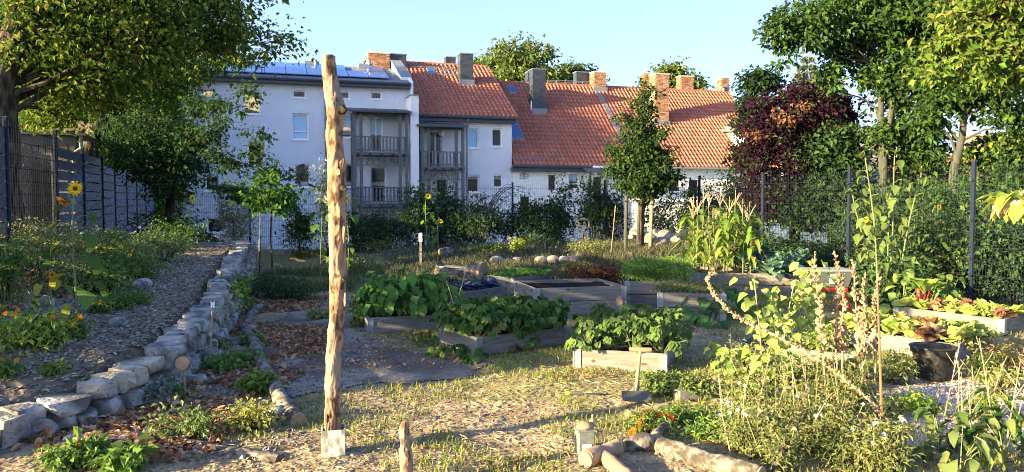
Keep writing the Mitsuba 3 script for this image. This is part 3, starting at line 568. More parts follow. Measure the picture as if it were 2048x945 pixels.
# ---------------------------------------------------------------- shed behind the left fence
SH = thing('wooden_shed', 'weathered plank shed with a flat blue-grey roof behind the left fence', 'shed')
sp = at(120, 300, 16.5); sx, sy = sp[0] - .05, 16.5; zb = gz(sx - 1, sy)
rs_ = np.random.default_rng(8)
M = frame((.93, .36, 0)); cS = np.array([sx - .75, sy + .55, 0])
put('wall', box(cS + [0, 0, zb + 1.1], (1.5, 1.3, 2.0), M=M), 'm_board', SH)
for i in range(12):
    x = -.72 + i * .131; put('plank', box(np.array([x, -.68, zb + 1.08]) @ M + cS, (.121 * rs_.uniform(.9, 1), .03, 2.06), M=M, bev=.004), 'm_board', SH)
for i in range(2): put('corner_board', box(np.array([.66 + .1 * i, -.71, zb + 1.1]) @ M + cS, (.095, .04, 2.1), M=M), 'm_greyplank', SH) if i else mat('m_greyplank', proc(lambda p, n, uv: mix((.24, .20, .155), (.42, .36, .29), fbm(p.x * 25, p.y * 25, p.z * 3, 3))), .9, .2) and put('corner_board', box(np.array([.58, -.71, zb + 1.1]) @ M + cS, (.19, .04, 2.1), M=M), 'm_greyplank', SH)
put('fascia', box(np.array([0, -.78, zb + 2.10]) @ M + cS, (1.7, .03, .20), M=M), 'm_gutter', SH)
rk = put('roof', box(np.array([.05, 0, zb + 2.24]) @ M + cS, (2.0, 1.9, .05), M=M), 'm_gutter', SH)
put('downpipe', tube([np.array(q) @ M + cS for q in ([.95, -.82, zb + 2.2], [.95, -.82, zb + 1.95], [.80, -.74, zb + 1.85], [.80, -.74, zb + .4])], .04, 7), 'm_lead', SH)
# slatted wooden screen seen through the nearest open panel
SC = thing('slat_screen', 'screen of upright dark wooden slats behind the nearest open fence panel', 'screen')
a, b = at(42, 350, 13.6), at(100, 350, 15.0)
for t in np.linspace(0, 1, 16):
    q = a + (b - a) * t; g0 = gz(q[0], q[1]); put('slat', box((q[0], q[1], g0 + .85), (.085, .025, 1.8 + rs_.uniform(-.04, .04)), M=frame([b[0] - a[0], b[1] - a[1], 0]), bev=.004), 'm_greywood', SC)
for h in (.3, 1.4): put('rail', bar(np.array([a[0], a[1] + .06, gz(a[0], a[1]) + h]), np.array([b[0], b[1] + .06, gz(b[0], b[1]) + h]), .03, .06), 'm_board', SC)
# ---------------------------------------------------------------- dry stone wall: every stone a part
SWL = thing('stone_wall', 'dry stone retaining wall of pale rough stones curving along the chip path', 'wall')
rw = np.random.default_rng(21)
def along(s):
    k = int(np.clip(np.searchsorted(WLEN, s) - 1, 0, len(WALL) - 2)); t = (s - WLEN[k]) / (WLEN[k + 1] - WLEN[k]); e = (WALL[k + 1] - WALL[k]) / (WLEN[k + 1] - WLEN[k])
    return WALL[k] + (WALL[k + 1] - WALL[k]) * t, e
def block(s, rng):
    c = BOXV * 2 * rng.uniform(.52, .98, (8, 3)); e = rng.normal(size=(11, 3)); e /= np.abs(e).max(1, keepdims=True); e *= rng.uniform(.86, 1.02, (11, 1)); h = trimesh.convex.convex_hull(np.vstack([c, e]) * np.asarray(s) / 2).subdivide(); v = np.array(h.vertices); o = rng.uniform(0, 60, 3); return v * .94 + unit(v) * ((meshkit.fbm(v * 14 + o, 3) - .42) * .07)[:, None], np.array(h.faces)
def add_stone(c, size, e, tilt=.07):
    V, F = block(size, rw)
    M = frame([e[0], e[1], rw.uniform(-tilt, tilt)])
    put('stone', (V @ M + c, F), 'm_stone', SWL, smooth=24)
sdir = 0
for course in range(5):
    s = .2 + rw.uniform(0, .2)
    while s < WLEN[-1] - .2:
        p, e = along(s); wt = float(np.interp(s, WLEN, WTOP)) + .0; g = gz(p[0] + .30, p[1] * 1.0)
        n = max(1, int(round(wt / .15))); L = rw.uniform(.14, .28) if course < n - 1 else rw.uniform(.16, .31)
        if course < n:
            hh = (wt - g * 0) / n; z = hh * (course + .5)
            batter = .12 - .03 * course + rw.uniform(-.02, .02)
            pc, ec = along(min(s + L / 2, WLEN[-1] - .01)); nr = np.array([ec[1], -ec[0]])
            top = course == n - 1
            add_stone(np.array([*(pc + nr * batter), z + rw.uniform(-.015, .015) + .0]), (L * 1.10, rw.uniform(.22, .28) if not top else rw.uniform(.24, .33), hh * rw.uniform(.95, 1.12)), ec)
        s += L * .97
for q in range(14):    # small stones fallen at the foot
    s = rw.uniform(.4, 9); p, e = along(s); nr = np.array([e[1], -e[0]]); d = rw.uniform(.28, .5); c = p + nr * d; sz = rw.uniform(.07, .18)
    V, F = rock((sz * 1.3, sz, sz * .7), rw, 18); put('stone', rotz((V, F), rw.uniform(0, 6), (c[0], c[1], gz(*c) + sz * .2)), 'm_stone', SWL, smooth=28)
# ---------------------------------------------------------------- the tall bark post, the stake
POST = thing('bark_post', 'tall upright tree-trunk post with peeling bark standing in a pale metal shoe', 'post')
d0 = 4.74; prof = [(108, 658, 26), (122, 658, 26), (150, 660, 28), (185, 664, 33), (215, 671, 39), (235, 672, 36), (262, 670, 33), (300, 670, 33), (330, 671, 35), (365, 674, 34), (385, 675, 33), (420, 675, 33), (470, 674, 34), (520, 674, 33), (560, 676, 33), (600, 676, 32), (650, 673, 31), (690, 669, 30), (720, 667, 30), (770, 665, 31), (820, 665, 33), (866, 666, 35), (905, 667, 35)]
pp = np.array(prof, float); ys = np.linspace(112, 905, 150); cx = np.interp(ys, pp[:, 0], pp[:, 1]); ww = np.interp(ys, pp[:, 0], pp[:, 2])
P = np.array([at(x, y, d0) for x, y in zip(cx, ys)]); rad = ww / 2 / FOC * d0
V, F = tube(P, rad, 40, cap=True)
n = len(P); ax = np.vstack([np.repeat(P, 40, axis=0), P[:1], P[-1:]]); rdir = V - ax
bump_ = meshkit.fbm(V * [22, 22, 5.5], 4, 2) - .5; fine = meshkit.fbm(V * [60, 60, 14], 3, 5) - .5
big = meshkit.fbm(V * [7, 7, 3], 2, 4) - .5
V = V + rdir * (1.0 * np.maximum(bump_, -.18) * .55 + .22 * fine + .15 * big)[:, None]
put('shaft', (V, F), 'm_polewood', POST, smooth=50)
rp_ = np.random.default_rng(4)
for px, py, ox, r, L in ((686, 222, .01, .028, .03), (687, 378, .01, .022, .03), (674, 655, .0, .016, .02), (686, 560, .006, .016, .02)):
    c = at(px, py, d0 - .02); m = tube([c - [ox + .02, 0, 0], c + [ox * .5, -.012, .004], c + [ox + L * .4, -.015, -.006]], [r, r, r * .6], 9, jit=.25, rng=rp_); put('knot', m, 'm_bark', POST, smooth=40)
for px, py, w, h in ((653, 848, .02, .12), (684, 330, .03, .10), (676, 345, .035, .05), (688, 470, .02, .12), (657, 855, .016, .08), (690, 600, .016, .09)):   # lifted flakes of bark
    c = at(px, py, d0 - .055); Vv, Ff = rock((w, .012, h), rp_, 18); put('bark_flake', rotz((Vv, Ff), rp_.uniform(-.5, .5), c), 'm_polewood', POST, smooth=30)
c = P[-1].copy(); zg = gz(c[0], c[1]); SHW = .136
shoe = cat_([box((c[0], c[1] - SHW / 2, zg + .07), (SHW, .008, .19)), box((c[0], c[1] + SHW / 2, zg + .07), (SHW, .008, .19)), box((c[0] - SHW / 2, c[1], zg + .07), (.008, SHW - .009, .19)), box((c[0] + SHW / 2, c[1], zg + .07), (.008, SHW - .009, .19))])
put('post_shoe', rotz(move(shoe, (-c[0], -c[1], 0)), .25, (c[0], c[1], 0)), 'm_whitepaint', POST, label='pale painted square metal shoe at the foot of the post')
STK = thing('pointed_stake', 'short pointed wooden stake in the foreground right of the tall post', 'stake')
d1 = 4.22; zz = np.linspace(0, 1, 34); Pb, Pt = at(817, 1010, d1), at(808, 843, d1)
P = Pb + (Pt - Pb) * zz[:, None]; r = np.interp(zz, [0, .6, .88, .97, 1], [.040, .036, .030, .020, .010])
V, F = tube(P, r, 22); V = V + (V - np.vstack([np.repeat(P, 22, axis=0), P[:1], P[-1:]])) * ((meshkit.fbm(V * [40, 40, 12], 3, 2) - .5) * .6)[:, None]
put('shaft', (V, F), 'm_polewood', STK, smooth=45)
put('cut_face', rotz(rock((.022, .012, .05), rp_, 16), .6, Pt + [.006, -.012, -.035]), 'm_cutwood', STK)
# ---------------------------------------------------------------- logs edging the path
rl = np.random.default_rng(31)
def log(name, label, cat, pts, r, group=None, dz=.0, barkm='m_log', ends=True, n=22, world=False):
    W = [np.array([*gp(*p)[:2], 0]) if not world else np.array(p, float) for p in pts]
    if not world:
        for w, rr in zip(W, np.broadcast_to(r, (len(W),))): w[2] = gz(w[0], w[1]) + rr * .7 + dz
    W = np.array(W); t = np.linspace(0, len(W) - 1, 16 * (len(W) - 1) + 1); P = np.stack([np.interp(t, np.arange(len(W)), W[:, k]) for k in range(3)], 1)
    rr = np.interp(t, np.arange(len(W)), np.broadcast_to(r, (len(W),)))
    V, F = tube(P, rr, n, cap=True); ax = np.vstack([np.repeat(P, n, axis=0), P[:1], P[-1:]])
    V = V + (V - ax) * (((meshkit.fbm(V * 6, 3, 6) - .5) * .5 + (meshkit.fbm(V * 21, 3, 4) - .5) * .4))[:, None]
    k = thing(name, label, cat, group); put('bark', (V, F), barkm, k, smooth=45)
    if ends:
        for i, j in ((0, 1), (-1, -2)):
            d = unit(P[i] - P[j]); ring = tube([P[i] + d * .001, P[i] + d * .012], [rr[i] * .93, rr[i] * .90], n); put('cut_end', ring, 'm_cutwood', k)
    return k
log('edging_log', 'short curved edging log at the far end of the path', 'log', [(535, 617), (512, 624), (500, 640), (497, 652)], .055)
log('edging_log', 'edging log between the two bends of the path edge', 'log', [(487, 662), (500, 680), (515, 702)], .055)
log('edging_log', 'short straight edging log in the middle of the path edge', 'log', [(510, 702), (516, 718), (520, 735)], .058)
log('edging_log', 'long edging log running toward the viewer along the path', 'log', [(522, 735), (545, 780), (578, 838)], .06)
log('edging_log', 'thick edging log with a dark cut end nearest the tall post', 'log', [(566, 828), (597, 850)], .065, dz=-.02)
log('border_log', 'round log lying along the front of the left flower bed', 'log', [(365, 893), (440, 905), (560, 925)], .045, dz=-.035, barkm='m_log', ends=False)
log('border_log', 'dark weathered plank-like log below the stone wall', 'log', [(110, 905), (240, 897), (362, 888)], .045, dz=-.02, barkm='m_bark', ends=False)
# firewood bottom right
log('firewood_log', 'reddish split log end beside the grey carton', 'log', [(1172, 935), (1232, 912)], .055, barkm='m_cutwood')
log('firewood_log', 'bare pale stick of wood at the bottom edge right of centre', 'log', [(1203, 925), (1262, 975)], .042, barkm='m_cutwood')
log('firewood_log', 'rounded grey-brown driftwood piece below the red marigolds', 'log', [(1250, 905), (1285, 900), (1322, 896)], [.05, .065, .045])
log('firewood_log', 'thin stub of wood leaning against the driftwood piece', 'log', [(1310, 893), (1338, 868)], .028, dz=.05)
log('border_log', 'long pale log running out of the picture at bottom right', 'log', [(1322, 905), (1400, 930), (1520, 965)], .055, barkm='m_log')
log('edging_stick', 'short pale stick lying behind the red marigolds', 'stick', [(1258, 838), (1320, 826)], .03, barkm='m_cutwood')
# weathered timber beam bordering the gravel
tb = thing('timber_beam', 'grey squared timber beam bordering the gravel', 'beam')
a, b = gp(1352, 802), gp(1500, 790); put('beam', move(box((0, 0, 0), (np.linalg.norm(b - a), .10, .11), M=frame(b - a), bev=.006), (a + b) / 2 + [0, 0, .03]), 'm_board', tb)
tb2 = thing('timber_beam', 'short timber offcut behind the beam beside the spade', 'beam')
c = gp(1345, 780); put('beam', rotz(box((0, 0, 0), (.32, .12, .10), bev=.006), .9, c + [0, 0, .03]), 'm_board', tb2)
# halved-log bench
lb = thing('log_bench', 'log bench with a flat pale top cut into it lying at the back', 'bench')
c = gp(922, 545); a0 = at(880, 527, 15.0); b0 = at(963, 527, 14.6)
P = np.array([a0 + (b0 - a0) * t for t in np.linspace(0, 1, 14)]); z0 = gz(P[0][0], P[0][1])
P[:, 2] = z0 + .20; V, F = tube(P, .21, 20); V[:, 2] = np.where((V[:, 2] > z0 + .30) & (np.abs((V - a0) @ unit(b0 - a0) - .35) < .34), z0 + .29 + .0 * V[:, 2], V[:, 2])
put('log', (V, F), 'm_log', lb, smooth=35)
dv = unit(b0 - a0)
put('seat', box(a0 + dv * .36 + [0, 0, z0 + .302 - a0[2]], (.62, .26, .02), M=frame([dv[0], dv[1], 0])), 'm_greyplank', lb)
put('cut_end', tube([b0 * [1, 1, 0] + [0, 0, z0 + .2], b0 * [1, 1, 0] + [0, 0, z0 + .2] + dv * .06], [.235, .23], 20), 'm_cutwood', lb)
log('round_log', 'dark round log lying behind the log bench', 'log', [(880, 522), (905, 519)], .15)
# ---------------------------------------------------------------- raised beds of folding pallet collars
rb = np.random.default_rng(77)
BED = {}
def bed(label, x, y, ang, L, D, tiers=1, soil='m_soil', hinge=True, zoff=0.0, soil_drop=.05, side='L'):
    """near corner (x, y); the long side L runs at angle ang, the short side D to the left of it"""
    k = thing('raised_bed', label, 'raised bed'); a = math.radians(ang)
    ex, ey = np.array([math.cos(a), math.sin(a), 0]), np.array([-math.sin(a), math.cos(a), 0]); M = np.stack([ex, ey, [0, 0, 1.0]])
    o = np.array([x, y, gz(x, y) - .01 + zoff]); th = .022; h = .195
    for t in range(tiers):
        z = h * t + h / 2 + .007 * t
        for c, s in (((L / 2, th / 2, z), (L - 2 * th, th, h - .003)), ((L / 2, D - th / 2, z), (L - 2 * th, th, h - .003)), ((th / 2, D / 2, z), (th, D, h - .003)), ((L - th / 2, D / 2, z), (th, D, h - .003))):
            j = rb.uniform(-.004, .004, 3) * [1, 1, .3]
            put('board', box(np.array(c) @ M + o + j, s, M=M, bev=.003), 'm_board', k)
        for cx_, cy_ in ((0, 0), (L, 0), (0, D), (L, D)):
            sx_, sy_ = (1 if cx_ == 0 else -1), (1 if cy_ == 0 else -1); g = .006
            hk = cat_([box(np.array([cx_ + sx_ * .03, cy_ - sy_ * g, z]) @ M + o, (.065, .008, h * .96), M=M), box(np.array([cx_ - sx_ * g, cy_ + sy_ * .035, z]) @ M + o, (.008, .065, h * .96), M=M)] + [tube([np.array([cx_ - sx_ * .008, cy_ - sy_ * .008, z - h * .45]) @ M + o, np.array([cx_ - sx_ * .008, cy_ - sy_ * .008, z + h * .45]) @ M + o], .009, 6)])
            hh_ = put('hinge', hk, 'm_zinc', k)
    n1, n2 = int(L / .05), int(D / .05); X, Y = np.meshgrid(np.linspace(th + .002, L - th - .002, n1), np.linspace(th + .002, D - th - .002, n2), indexing='ij')
    Q = np.stack([X, Y, X * 0], -1).reshape(-1, 3) @ M + o; Q[:, 2] = o[2] + tiers * .196 - soil_drop + (meshkit.fbm(Q * [5, 5, 0] + [0, 0, 2], 4, 2) - .5) * .06
    i, j = np.meshgrid(np.arange(n1 - 1), np.arange(n2 - 1), indexing='ij'); q = np.stack([i * n2 + j, (i + 1) * n2 + j, (i + 1) * n2 + j + 1, i * n2 + j + 1], -1).reshape(-1, 4)
    put('soil', (Q, np.vstack([q[:, [0, 1, 2]], q[:, [0, 2, 3]]])), soil, k, smooth=True)
    BED[label] = (o, M, L, D, tiers * .196 - soil_drop)
    return lambda u, v, dz=0.0: np.array([u * L, v * D, tiers * .196 - soil_drop + dz]) @ M + o
bBEAN = bed('raised bed full of tall bean plants nearest the dirt path', -1.72, 9.15, 18, 1.2, .8)
bCAB = bed('raised bed with purple cabbages behind the bean bed', -.85, 11.6, 52, 1.3, .8)
bSL = bed('raised bed overflowing with dark green strawberry plants left of centre', -.36, 7.8, 34, 1.2, .8)
bSR = bed('sunlit raised bed of strawberry plants behind the spade', .60, 7.30, -17, .86, 1.2)
bTALL = bed('two-tier raised bed filled with bare dark soil', .32, 10.45, 15, 1.32, 1.05, 2, soil='m_compost', soil_drop=.035)
bU1 = bed('two-tier raised bed with dry ground cover right of the dark soil bed', 1.93, 10.1, -12, .85, 1.25, 2)
bU2 = bed('two-tier raised bed of feathery green plants behind the dry one', 1.72, 11.55, -12, .95, 1.3, 2)
bV = bed('small raised bed with reddish plants behind the dark soil bed', 1.12, 12.9, 10, .8, 1.0)
bLET = bed('low raised bed of bright green lettuce seedlings at the back', .03, 14.0, 48, 1.25, .85)
bK = bed('dark two-tier raised bed carrying maize and cabbages', 3.05, 12.7, -6, 1.75, 1.2, 2)
bR1 = bed('sunlit raised bed of mixed lettuces behind the black bucket', 3.58, 8.45, -54, 1.26, .85)
bR2 = bed('sunlit raised bed of lettuce and red chard at the right edge', 5.05, 10.1, -54, 1.3, .85)
bW = bed('low bed of brown soil behind the leaning dry stalk', 2.4, 8.15, -33, 1.15, .8, 1, zoff=-.09)
# ---------------------------------------------------------------- small things
# label stakes: wooden discs on sticks
def disc_sign(label, px, py, d, r, gy, tilt=0.0):
    k = thing('disc_sign', label, 'plant sign'); c = at(px, py, d); g = gz(c[0], c[1]) if gy is None else gy
    put('stick', tube([(c[0], c[1] + .02, g - .05), (c[0] + tilt * .1, c[1] + .02, c[2])], .012, 6), 'm_cutwood', k)
    n = unit(np.array([tilt, -1, .15])); V, F = tube([c - n * .015, c + n * .015], r, 18); put('disc', (V, F), 'm_log', k)
    put('disc_face', tube([c + n * .015, c + n * .018], r * .92, 18), 'm_cutwood', k)
disc_sign('brown log-slice sign on a stick beside the stone wall', 366, 727, 6.2, .062, None)
disc_sign('pale log-slice sign standing among the feathery plants', 1259, 511, 12.3, .052, .34)
disc_sign('tilted log-slice lying against the far bed of feathery plants', 1346, 541, 11.8, .105, .34, .5)
disc_sign('upright log-slice wedged at the side of the dark soil bed', 1240, 604, 9.9, .075, None, -1.6)
# thin canes and label sticks
def cane(label, a, b, r=.006, m='m_cutwood', group=None):
    k = thing('garden_cane', label, 'cane', group); put('shaft', tube([a, (np.asarray(a) + b) / 2 + [.004, 0, 0], b], r, 6), m, k); put('tip', tube([b, np.asarray(b) + [0, 0, .012]], [r * 1.05, r * .5], 6), m, k)
cane('thin cane leaning over the cabbages from the left', at(908, 615, 8.6), at(893, 562, 8.8)); cane('thin cane leaning to the right over the cabbages', at(918, 592, 9.2), at(931, 541, 9.4))
q = gp(418, 742); cane('tall bamboo cane with paper tags beside the stone wall', q, q + [.03, .05, .66], .009)
cane('thin cane standing in the back meadow left of the young tree', at(1222, 505, 15.8), at(1231, 412, 15.8), .010)
q = gp(90, 640, .2); cane('plain cane standing in the terrace flower bed', at(97, 655, 8.6), at(100, 540, 8.6), .008)
q = gp(405, 510); cane('dark steel rod standing behind the stone wall end', at(519, 560, 14.2), at(521, 432, 14.2), .012, 'm_black')
cane('thin cane left of the thin sapling', at(513, 540, 14.0), at(519, 480, 14.0), .009)
tgk = thing('paper_tag', 'white paper tag clipped on top of the tall bamboo cane', 'tag'); q = gp(418, 742) + [.03, .04, .62]; put('tag', box(q, (.035, .004, .07), rz=.3), 'm_paper', tgk); put('clip', box(q + [0, -.004, .03], (.02, .006, .012), rz=.3), 'm_black', tgk)
tgk = thing('paper_tag', 'white slip of paper on the white post in the back meadow', 'tag'); q = at(841, 475, 16.2); put('slip', box(q, (.07, .006, .18)), 'm_paper', tgk); put('post', box(q + [0, .03, -.25], (.05, .03, .7)), 'm_board', tgk)
# black bucket
bk = thing('black_bucket', 'black plastic bucket standing in front of the lettuce bed', 'bucket')
c = gp(1865, 760); c[2] = gz(c[0], c[1]); prof = [(0, .0), (.135, .0), (.14, .01), (.175, .275), (.19, .278), (.192, .295), (.176, .297), (.165, .285), (.128, .02), (0, .02)]
m = trimesh.creation.revolve(np.array(prof), sections=36); put('body', (np.array(m.vertices) + c, np.array(m.faces)), 'm_black', bk, smooth=40)
put('rim', move(rotz(tube([(.19 * math.cos(t), .19 * math.sin(t), .287) for t in np.linspace(0, 2 * np.pi, 37)], .008, 6), 0), c), 'm_black', bk, smooth=True)
for s in (-1, 1): put('handle_lug', box(c + [s * .185, 0, .265], (.02, .05, .05)), 'm_black', bk)
# T-handled spade standing in front of the strawberry bed
spd = thing('spade', 'spade with a wooden T handle standing upright before the sunlit strawberry bed', 'spade')
b0 = gp(1272, 800); b0[2] = gz(b0[0], b0[1]); t0 = at(1280, 700, b0[1] + .03)
put('shaft', tube([b0 + [0, 0, .05], t0], [.017, .015], 10), 'm_cutwood', spd, smooth=True)
put('grip', tube([t0 + [-.085, 0, .004], t0, t0 + [.09, 0, .0]], [.017, .02, .017], 10), 'm_cutwood', spd, smooth=True)
put('socket', tube([b0 + [0, 0, .02], b0 + (t0 - b0) * .35], [.024, .019], 10), 'm_steel', spd, smooth=True)
g = np.linspace(-1, 1, 9); bl = np.array([[x * .11, (.05 - .02 * x * x) * s - .01, .055 * s + .025 + .012 * x * x] for s in (0, 1) for x in g]); bl = np.vstack([bl, bl + [0, .004, -.006]])
F = [[i, i + 1, i + 10] for i in range(8)] + [[i, i + 10, i + 9] for i in range(8)]; F += [[a + 18, c_ + 18, b + 18] for a, b, c_ in F]
put('blade', (bl * [1.0, 2.9, .9] + b0 + [-.02, -.16, 0], np.array(F)), 'm_steel', spd)
put('foot_plate', box(b0 + [.03, -.03, .045], (.17, .05, .008), rz=.2), 'm_black', spd)
tr = thing('hand_trowel', 'hand trowel with a yellow handle end lying on the grass', 'trowel')
c = gp(1172, 795); c[2] = gz(c[0], c[1]) + .02
put('handle', tube([c + [-.13, .0, .005], c + [-.02, 0, .008]], [.015, .012], 9), 'm_greytub', tr, smooth=True); mat('m_yellow', (.55, .45, .03), .5, .4)
put('handle_end', tube([c + [-.165, .0, .004], c + [-.131, 0, .005]], [.014, .016], 9), 'm_yellow', tr, smooth=True); V, F = rock((.16, .06, .012), rp_, 26, .5); put('blade', (V + c + [.07, 0, .0], F), 'm_steel', tr, smooth=40)
# grey carton with a white label
ct = thing('grey_tin', 'small grey zinc tin with a white paper label in the foreground', 'tin')
c = gp(1171, 915); c[2] = gz(c[0], c[1]); Mc = frame((.97, -.22, 0)); Mc = frame((.98, .18, 0))
put('body', box(c + [0, .05, .075], (.105, .10, .15), M=Mc, bev=.006), 'm_tin', ct); mat('m_tin', proc(lambda p, n, uv: mix((.07, .08, .085), (.19, .205, .21), fbm(p.x * 40, p.y * 40, p.z * 40, 3))), .6, .4)
put('label_sheet', box(np.array([0, -.054, .045]) @ Mc + c + [0, .05, 0], (.055, .003, .055), M=Mc), 'm_paper', ct)
for i in range(4): put('label_line', box(np.array([-.004 + .002 * (i % 2), -.0565, .062 - i * .011]) @ Mc + c + [0, .05, 0], (.036 - .004 * (i % 3), .001, .004), M=Mc), 'm_ink', ct)
put('rim', box(c + [0, .05, .152], (.113, .108, .010), M=Mc), 'm_tin', ct)
V, F = pebble((.10, .09, .06), rp_, 2, .5, 3); put('moss', (V + c + [0, .05, .17], F), 'm_cutwood', ct, smooth=True); put('spout', tube([c + [.045, .08, .15], c + [.055, .09, .235]], [.012, .009], 8), 'm_log', ct)
# grey tub on red legs
st = thing('grey_tub_stand', 'grey tub with a white label standing on red splayed legs', 'stand')
c = gp(1658, 622); c[2] = gz(c[0], c[1]); 
for sx_ in (-1, 1):
    for sy_ in (0, 1): put('leg', tube([c + [sx_ * .31, .02 + .30 * sy_, 0], c + [sx_ * .215, .05 + .24 * sy_, .36]], .02, 8), 'm_red', st, smooth=True)
    put('upright', tube([c + [sx_ * .23, .03, .30], c + [sx_ * .30, .03, .60]], .016, 8), 'm_red', st, smooth=True)
put('cross_bar', cat_([bar(c + [-.27, .03, .30], c + [.27, .03, .30], .03, .06)]), 'm_red', st); put('cross_bar', cat_([bar(c + [-.24, .30, .32], c + [.24, .30, .32], .03, .05)]), 'm_red', st)
v = np.array([[sx_ * (.27 + .05 * t), .16 + sy_ * (.16 + .05 * t), .34 + .22 * t] for t in (0, 1) for sx_ in (-1, 1) for sy_ in (-1, 1)]); h = trimesh.convex.convex_hull(v); put('tub', (np.array(h.vertices) + c, np.array(h.faces)), 'm_greytub', st)
put('lid', box(c + [0, .17, .575], (.70, .48, .03), bev=.01), 'm_tublid', st); mat('m_tublid', (.20, .23, .26), .5, .4)
lbk = put('label_sheet', box(c + [.02, -.048, .46], (.085, .004, .13)), 'm_paper', st); put('label_mark', cat_([box(c + [.02, -.052, .475], (.04, .002, .05)), box(c + [.02, -.052, .43], (.05, .002, .012))]), 'm_ink', st)
# boulders and stones lying about
def boulder(label, px, py, s, dz=0.0, group=None, m='m_boulder', d=None, name='boulder'):
    c = gp(px, py) if d is None else at(px, py, d); k = thing(name, label, 'stone', group); z = gz(c[0], c[1]) + s[2] * .25 + dz if d is None else c[2]
    V, F = pebble(s, rl, 2, .45, 1.3); put('stone', rotz((V, F), rl.uniform(0, 6), (c[0], c[1], z)), m, k, smooth=True); return k
for i, px in enumerate((994, 1016, 1036, 1053, 1082, 1106, 1128, 1146)):
    s = rl.uniform(.20, .31); boulder(('leftmost', 'second', 'third', 'fourth', 'fifth', 'sixth', 'seventh', 'rightmost')[i] + ' boulder from the left in the row behind the lettuce seedlings', px, 533, (s * 1.15, s, s * .85), .03, 'boulders in a row at the back')
for i in range(34):
    px, py = rl.uniform(1262, 1385), rl.uniform(462, 503); s = rl.uniform(.14, .38)
    boulder('stone in the heap beneath the young tree', px, py + 3, (s * 1.3, s, s * .8), 0, 'stones heaped beneath the young tree', 'm_boulder' if i % 3 else 'm_stone', 17.2 + (500 - py) * .02, name='heap_stone')
for lab, px, py, s in (('pale flat slab on the leaf litter near the log-slice sign', 405, 795, (.14, .10, .05)), ('bluish white stone at the edge of the chip path', 236, 655, (.22, .16, .12)), ('pale stone lying in the chip path verge', 320, 492, (.2, .15, .1)),
        ('pale limestone block among the sunflower stems', 93, 620, (.18, .14, .18)), ('small blue-white stone beside the sunflower stem', 167, 628, (.12, .1, .1)), ('grey block beside the end of the edging log', 555, 838, (.15, .13, .13)), ('long grey stone lying across the back of the path', 560, 560, (.7, .3, .12)), ('flat pale stone at the back left of the path', 612, 572, (.5, .3, .1)),
        ('round grey boulder at the foot of the wall', 428, 728, (.28, .22, .2)), ('angular stone half buried in the chip path', 285, 578, (.32, .2, .18)), ('dark stone showing in the chip path', 130, 690, (.2, .15, .08))):
    boulder(lab, px, py, s, name='loose_stone', m='m_stone')
for i, (px, py, s) in enumerate(((185, 882, .16), (225, 884, .2), (255, 880, .16), (290, 872, .15), (150, 885, .14))):
    boulder(('second', 'third', 'fourth', 'rightmost', 'leftmost')[i] + ' flat pale shard of the row below the stone wall', px, py, (s * 1.3, s, .05), .0, 'flat pale shards below the stone wall', 'm_whitepaint', name='stone_shard')
# bird table at the back
bt = thing('bird_table', 'small wooden bird table among the shrubs at the back fence', 'bird table')
c = at(1168, 450, 18.0); g = gz(c[0], c[1])
put('post', box((c[0], c[1], (g + c[2]) / 2 - .15), (.06, .06, c[2] - g)), 'm_bark', bt); put('tray', box(c + [0, 0, -.06], (.30, .24, .03)), 'm_bark', bt)
for sx_ in (-1, 1): put('side_post', box(c + [sx_ * .11, 0, .02], (.025, .16, .16)), 'm_bark', bt)
for sx_ in (-1, 1): put('roof', box(c + [sx_ * .085, 0, .12], (.20, .28, .018), M=frame((1, 0, -sx_ * .35))), 'm_bark', bt)
# black bicycle-like cart behind the fence left out of the light: low retaining kerb at the house yard
kb = thing('concrete_kerb', 'low concrete retaining wall descending in front of the white house', 'wall')
a, b = at(432, 470, 24), at(530, 500, 27); 
for t in range(4):
    p, q = a + (b - a) * t / 4, a + (b - a) * (t + 1) / 4; put('block', box((p + q) / 2 - [0, 0, .6], (np.linalg.norm(q - p) - .02, .2, 1.3), M=frame((b - a) * [1, 1, 0])), 'm_lead', kb)
# ---------------------------------------------------------------- leaves, crowns, shrubs
LB = 1.5   # the palettes below are given as fractions of this leaf reflectance
def leaves(P, D, N, size, col, asp=.55, fold=.18):
    """two-triangle folded leaves: P base, D to the tip, N the upper side"""
    P, D = np.asarray(P), unit(np.asarray(D)); S = unit(np.cross(D, N)); N = np.cross(S, D); n = len(P); s = np.broadcast_to(size, (n,))[:, None]
    V = np.stack([P, P + D * s * .45 - S * s * asp / 2 + N * s * fold, P + D * s, P + D * s * .45 + S * s * asp / 2 + N * s * fold], 1).reshape(-1, 3)
    b = np.arange(n)[:, None] * 4; F = np.concatenate([b + [0, 2, 1], b + [0, 3, 2]])
    return V, F, np.clip(np.repeat(col, 4, axis=0) * LB, 0, .9)
BLX = np.array([[0, 0, 0], [-.30, .18, .10], [0, .30, -.02], [.30, .18, .10], [-.46, .5, .16], [0, .62, 0], [.46, .5, .16], [-.30, .8, .04], [.30, .8, .04], [0, 1.0, -.14]])
BLF = np.array([[0, 2, 1], [0, 3, 2], [1, 2, 4], [2, 5, 4], [2, 3, 6], [2, 6, 5], [4, 5, 7], [5, 6, 8], [5, 9, 7], [5, 8, 9]])
JR = np.random.default_rng(9)
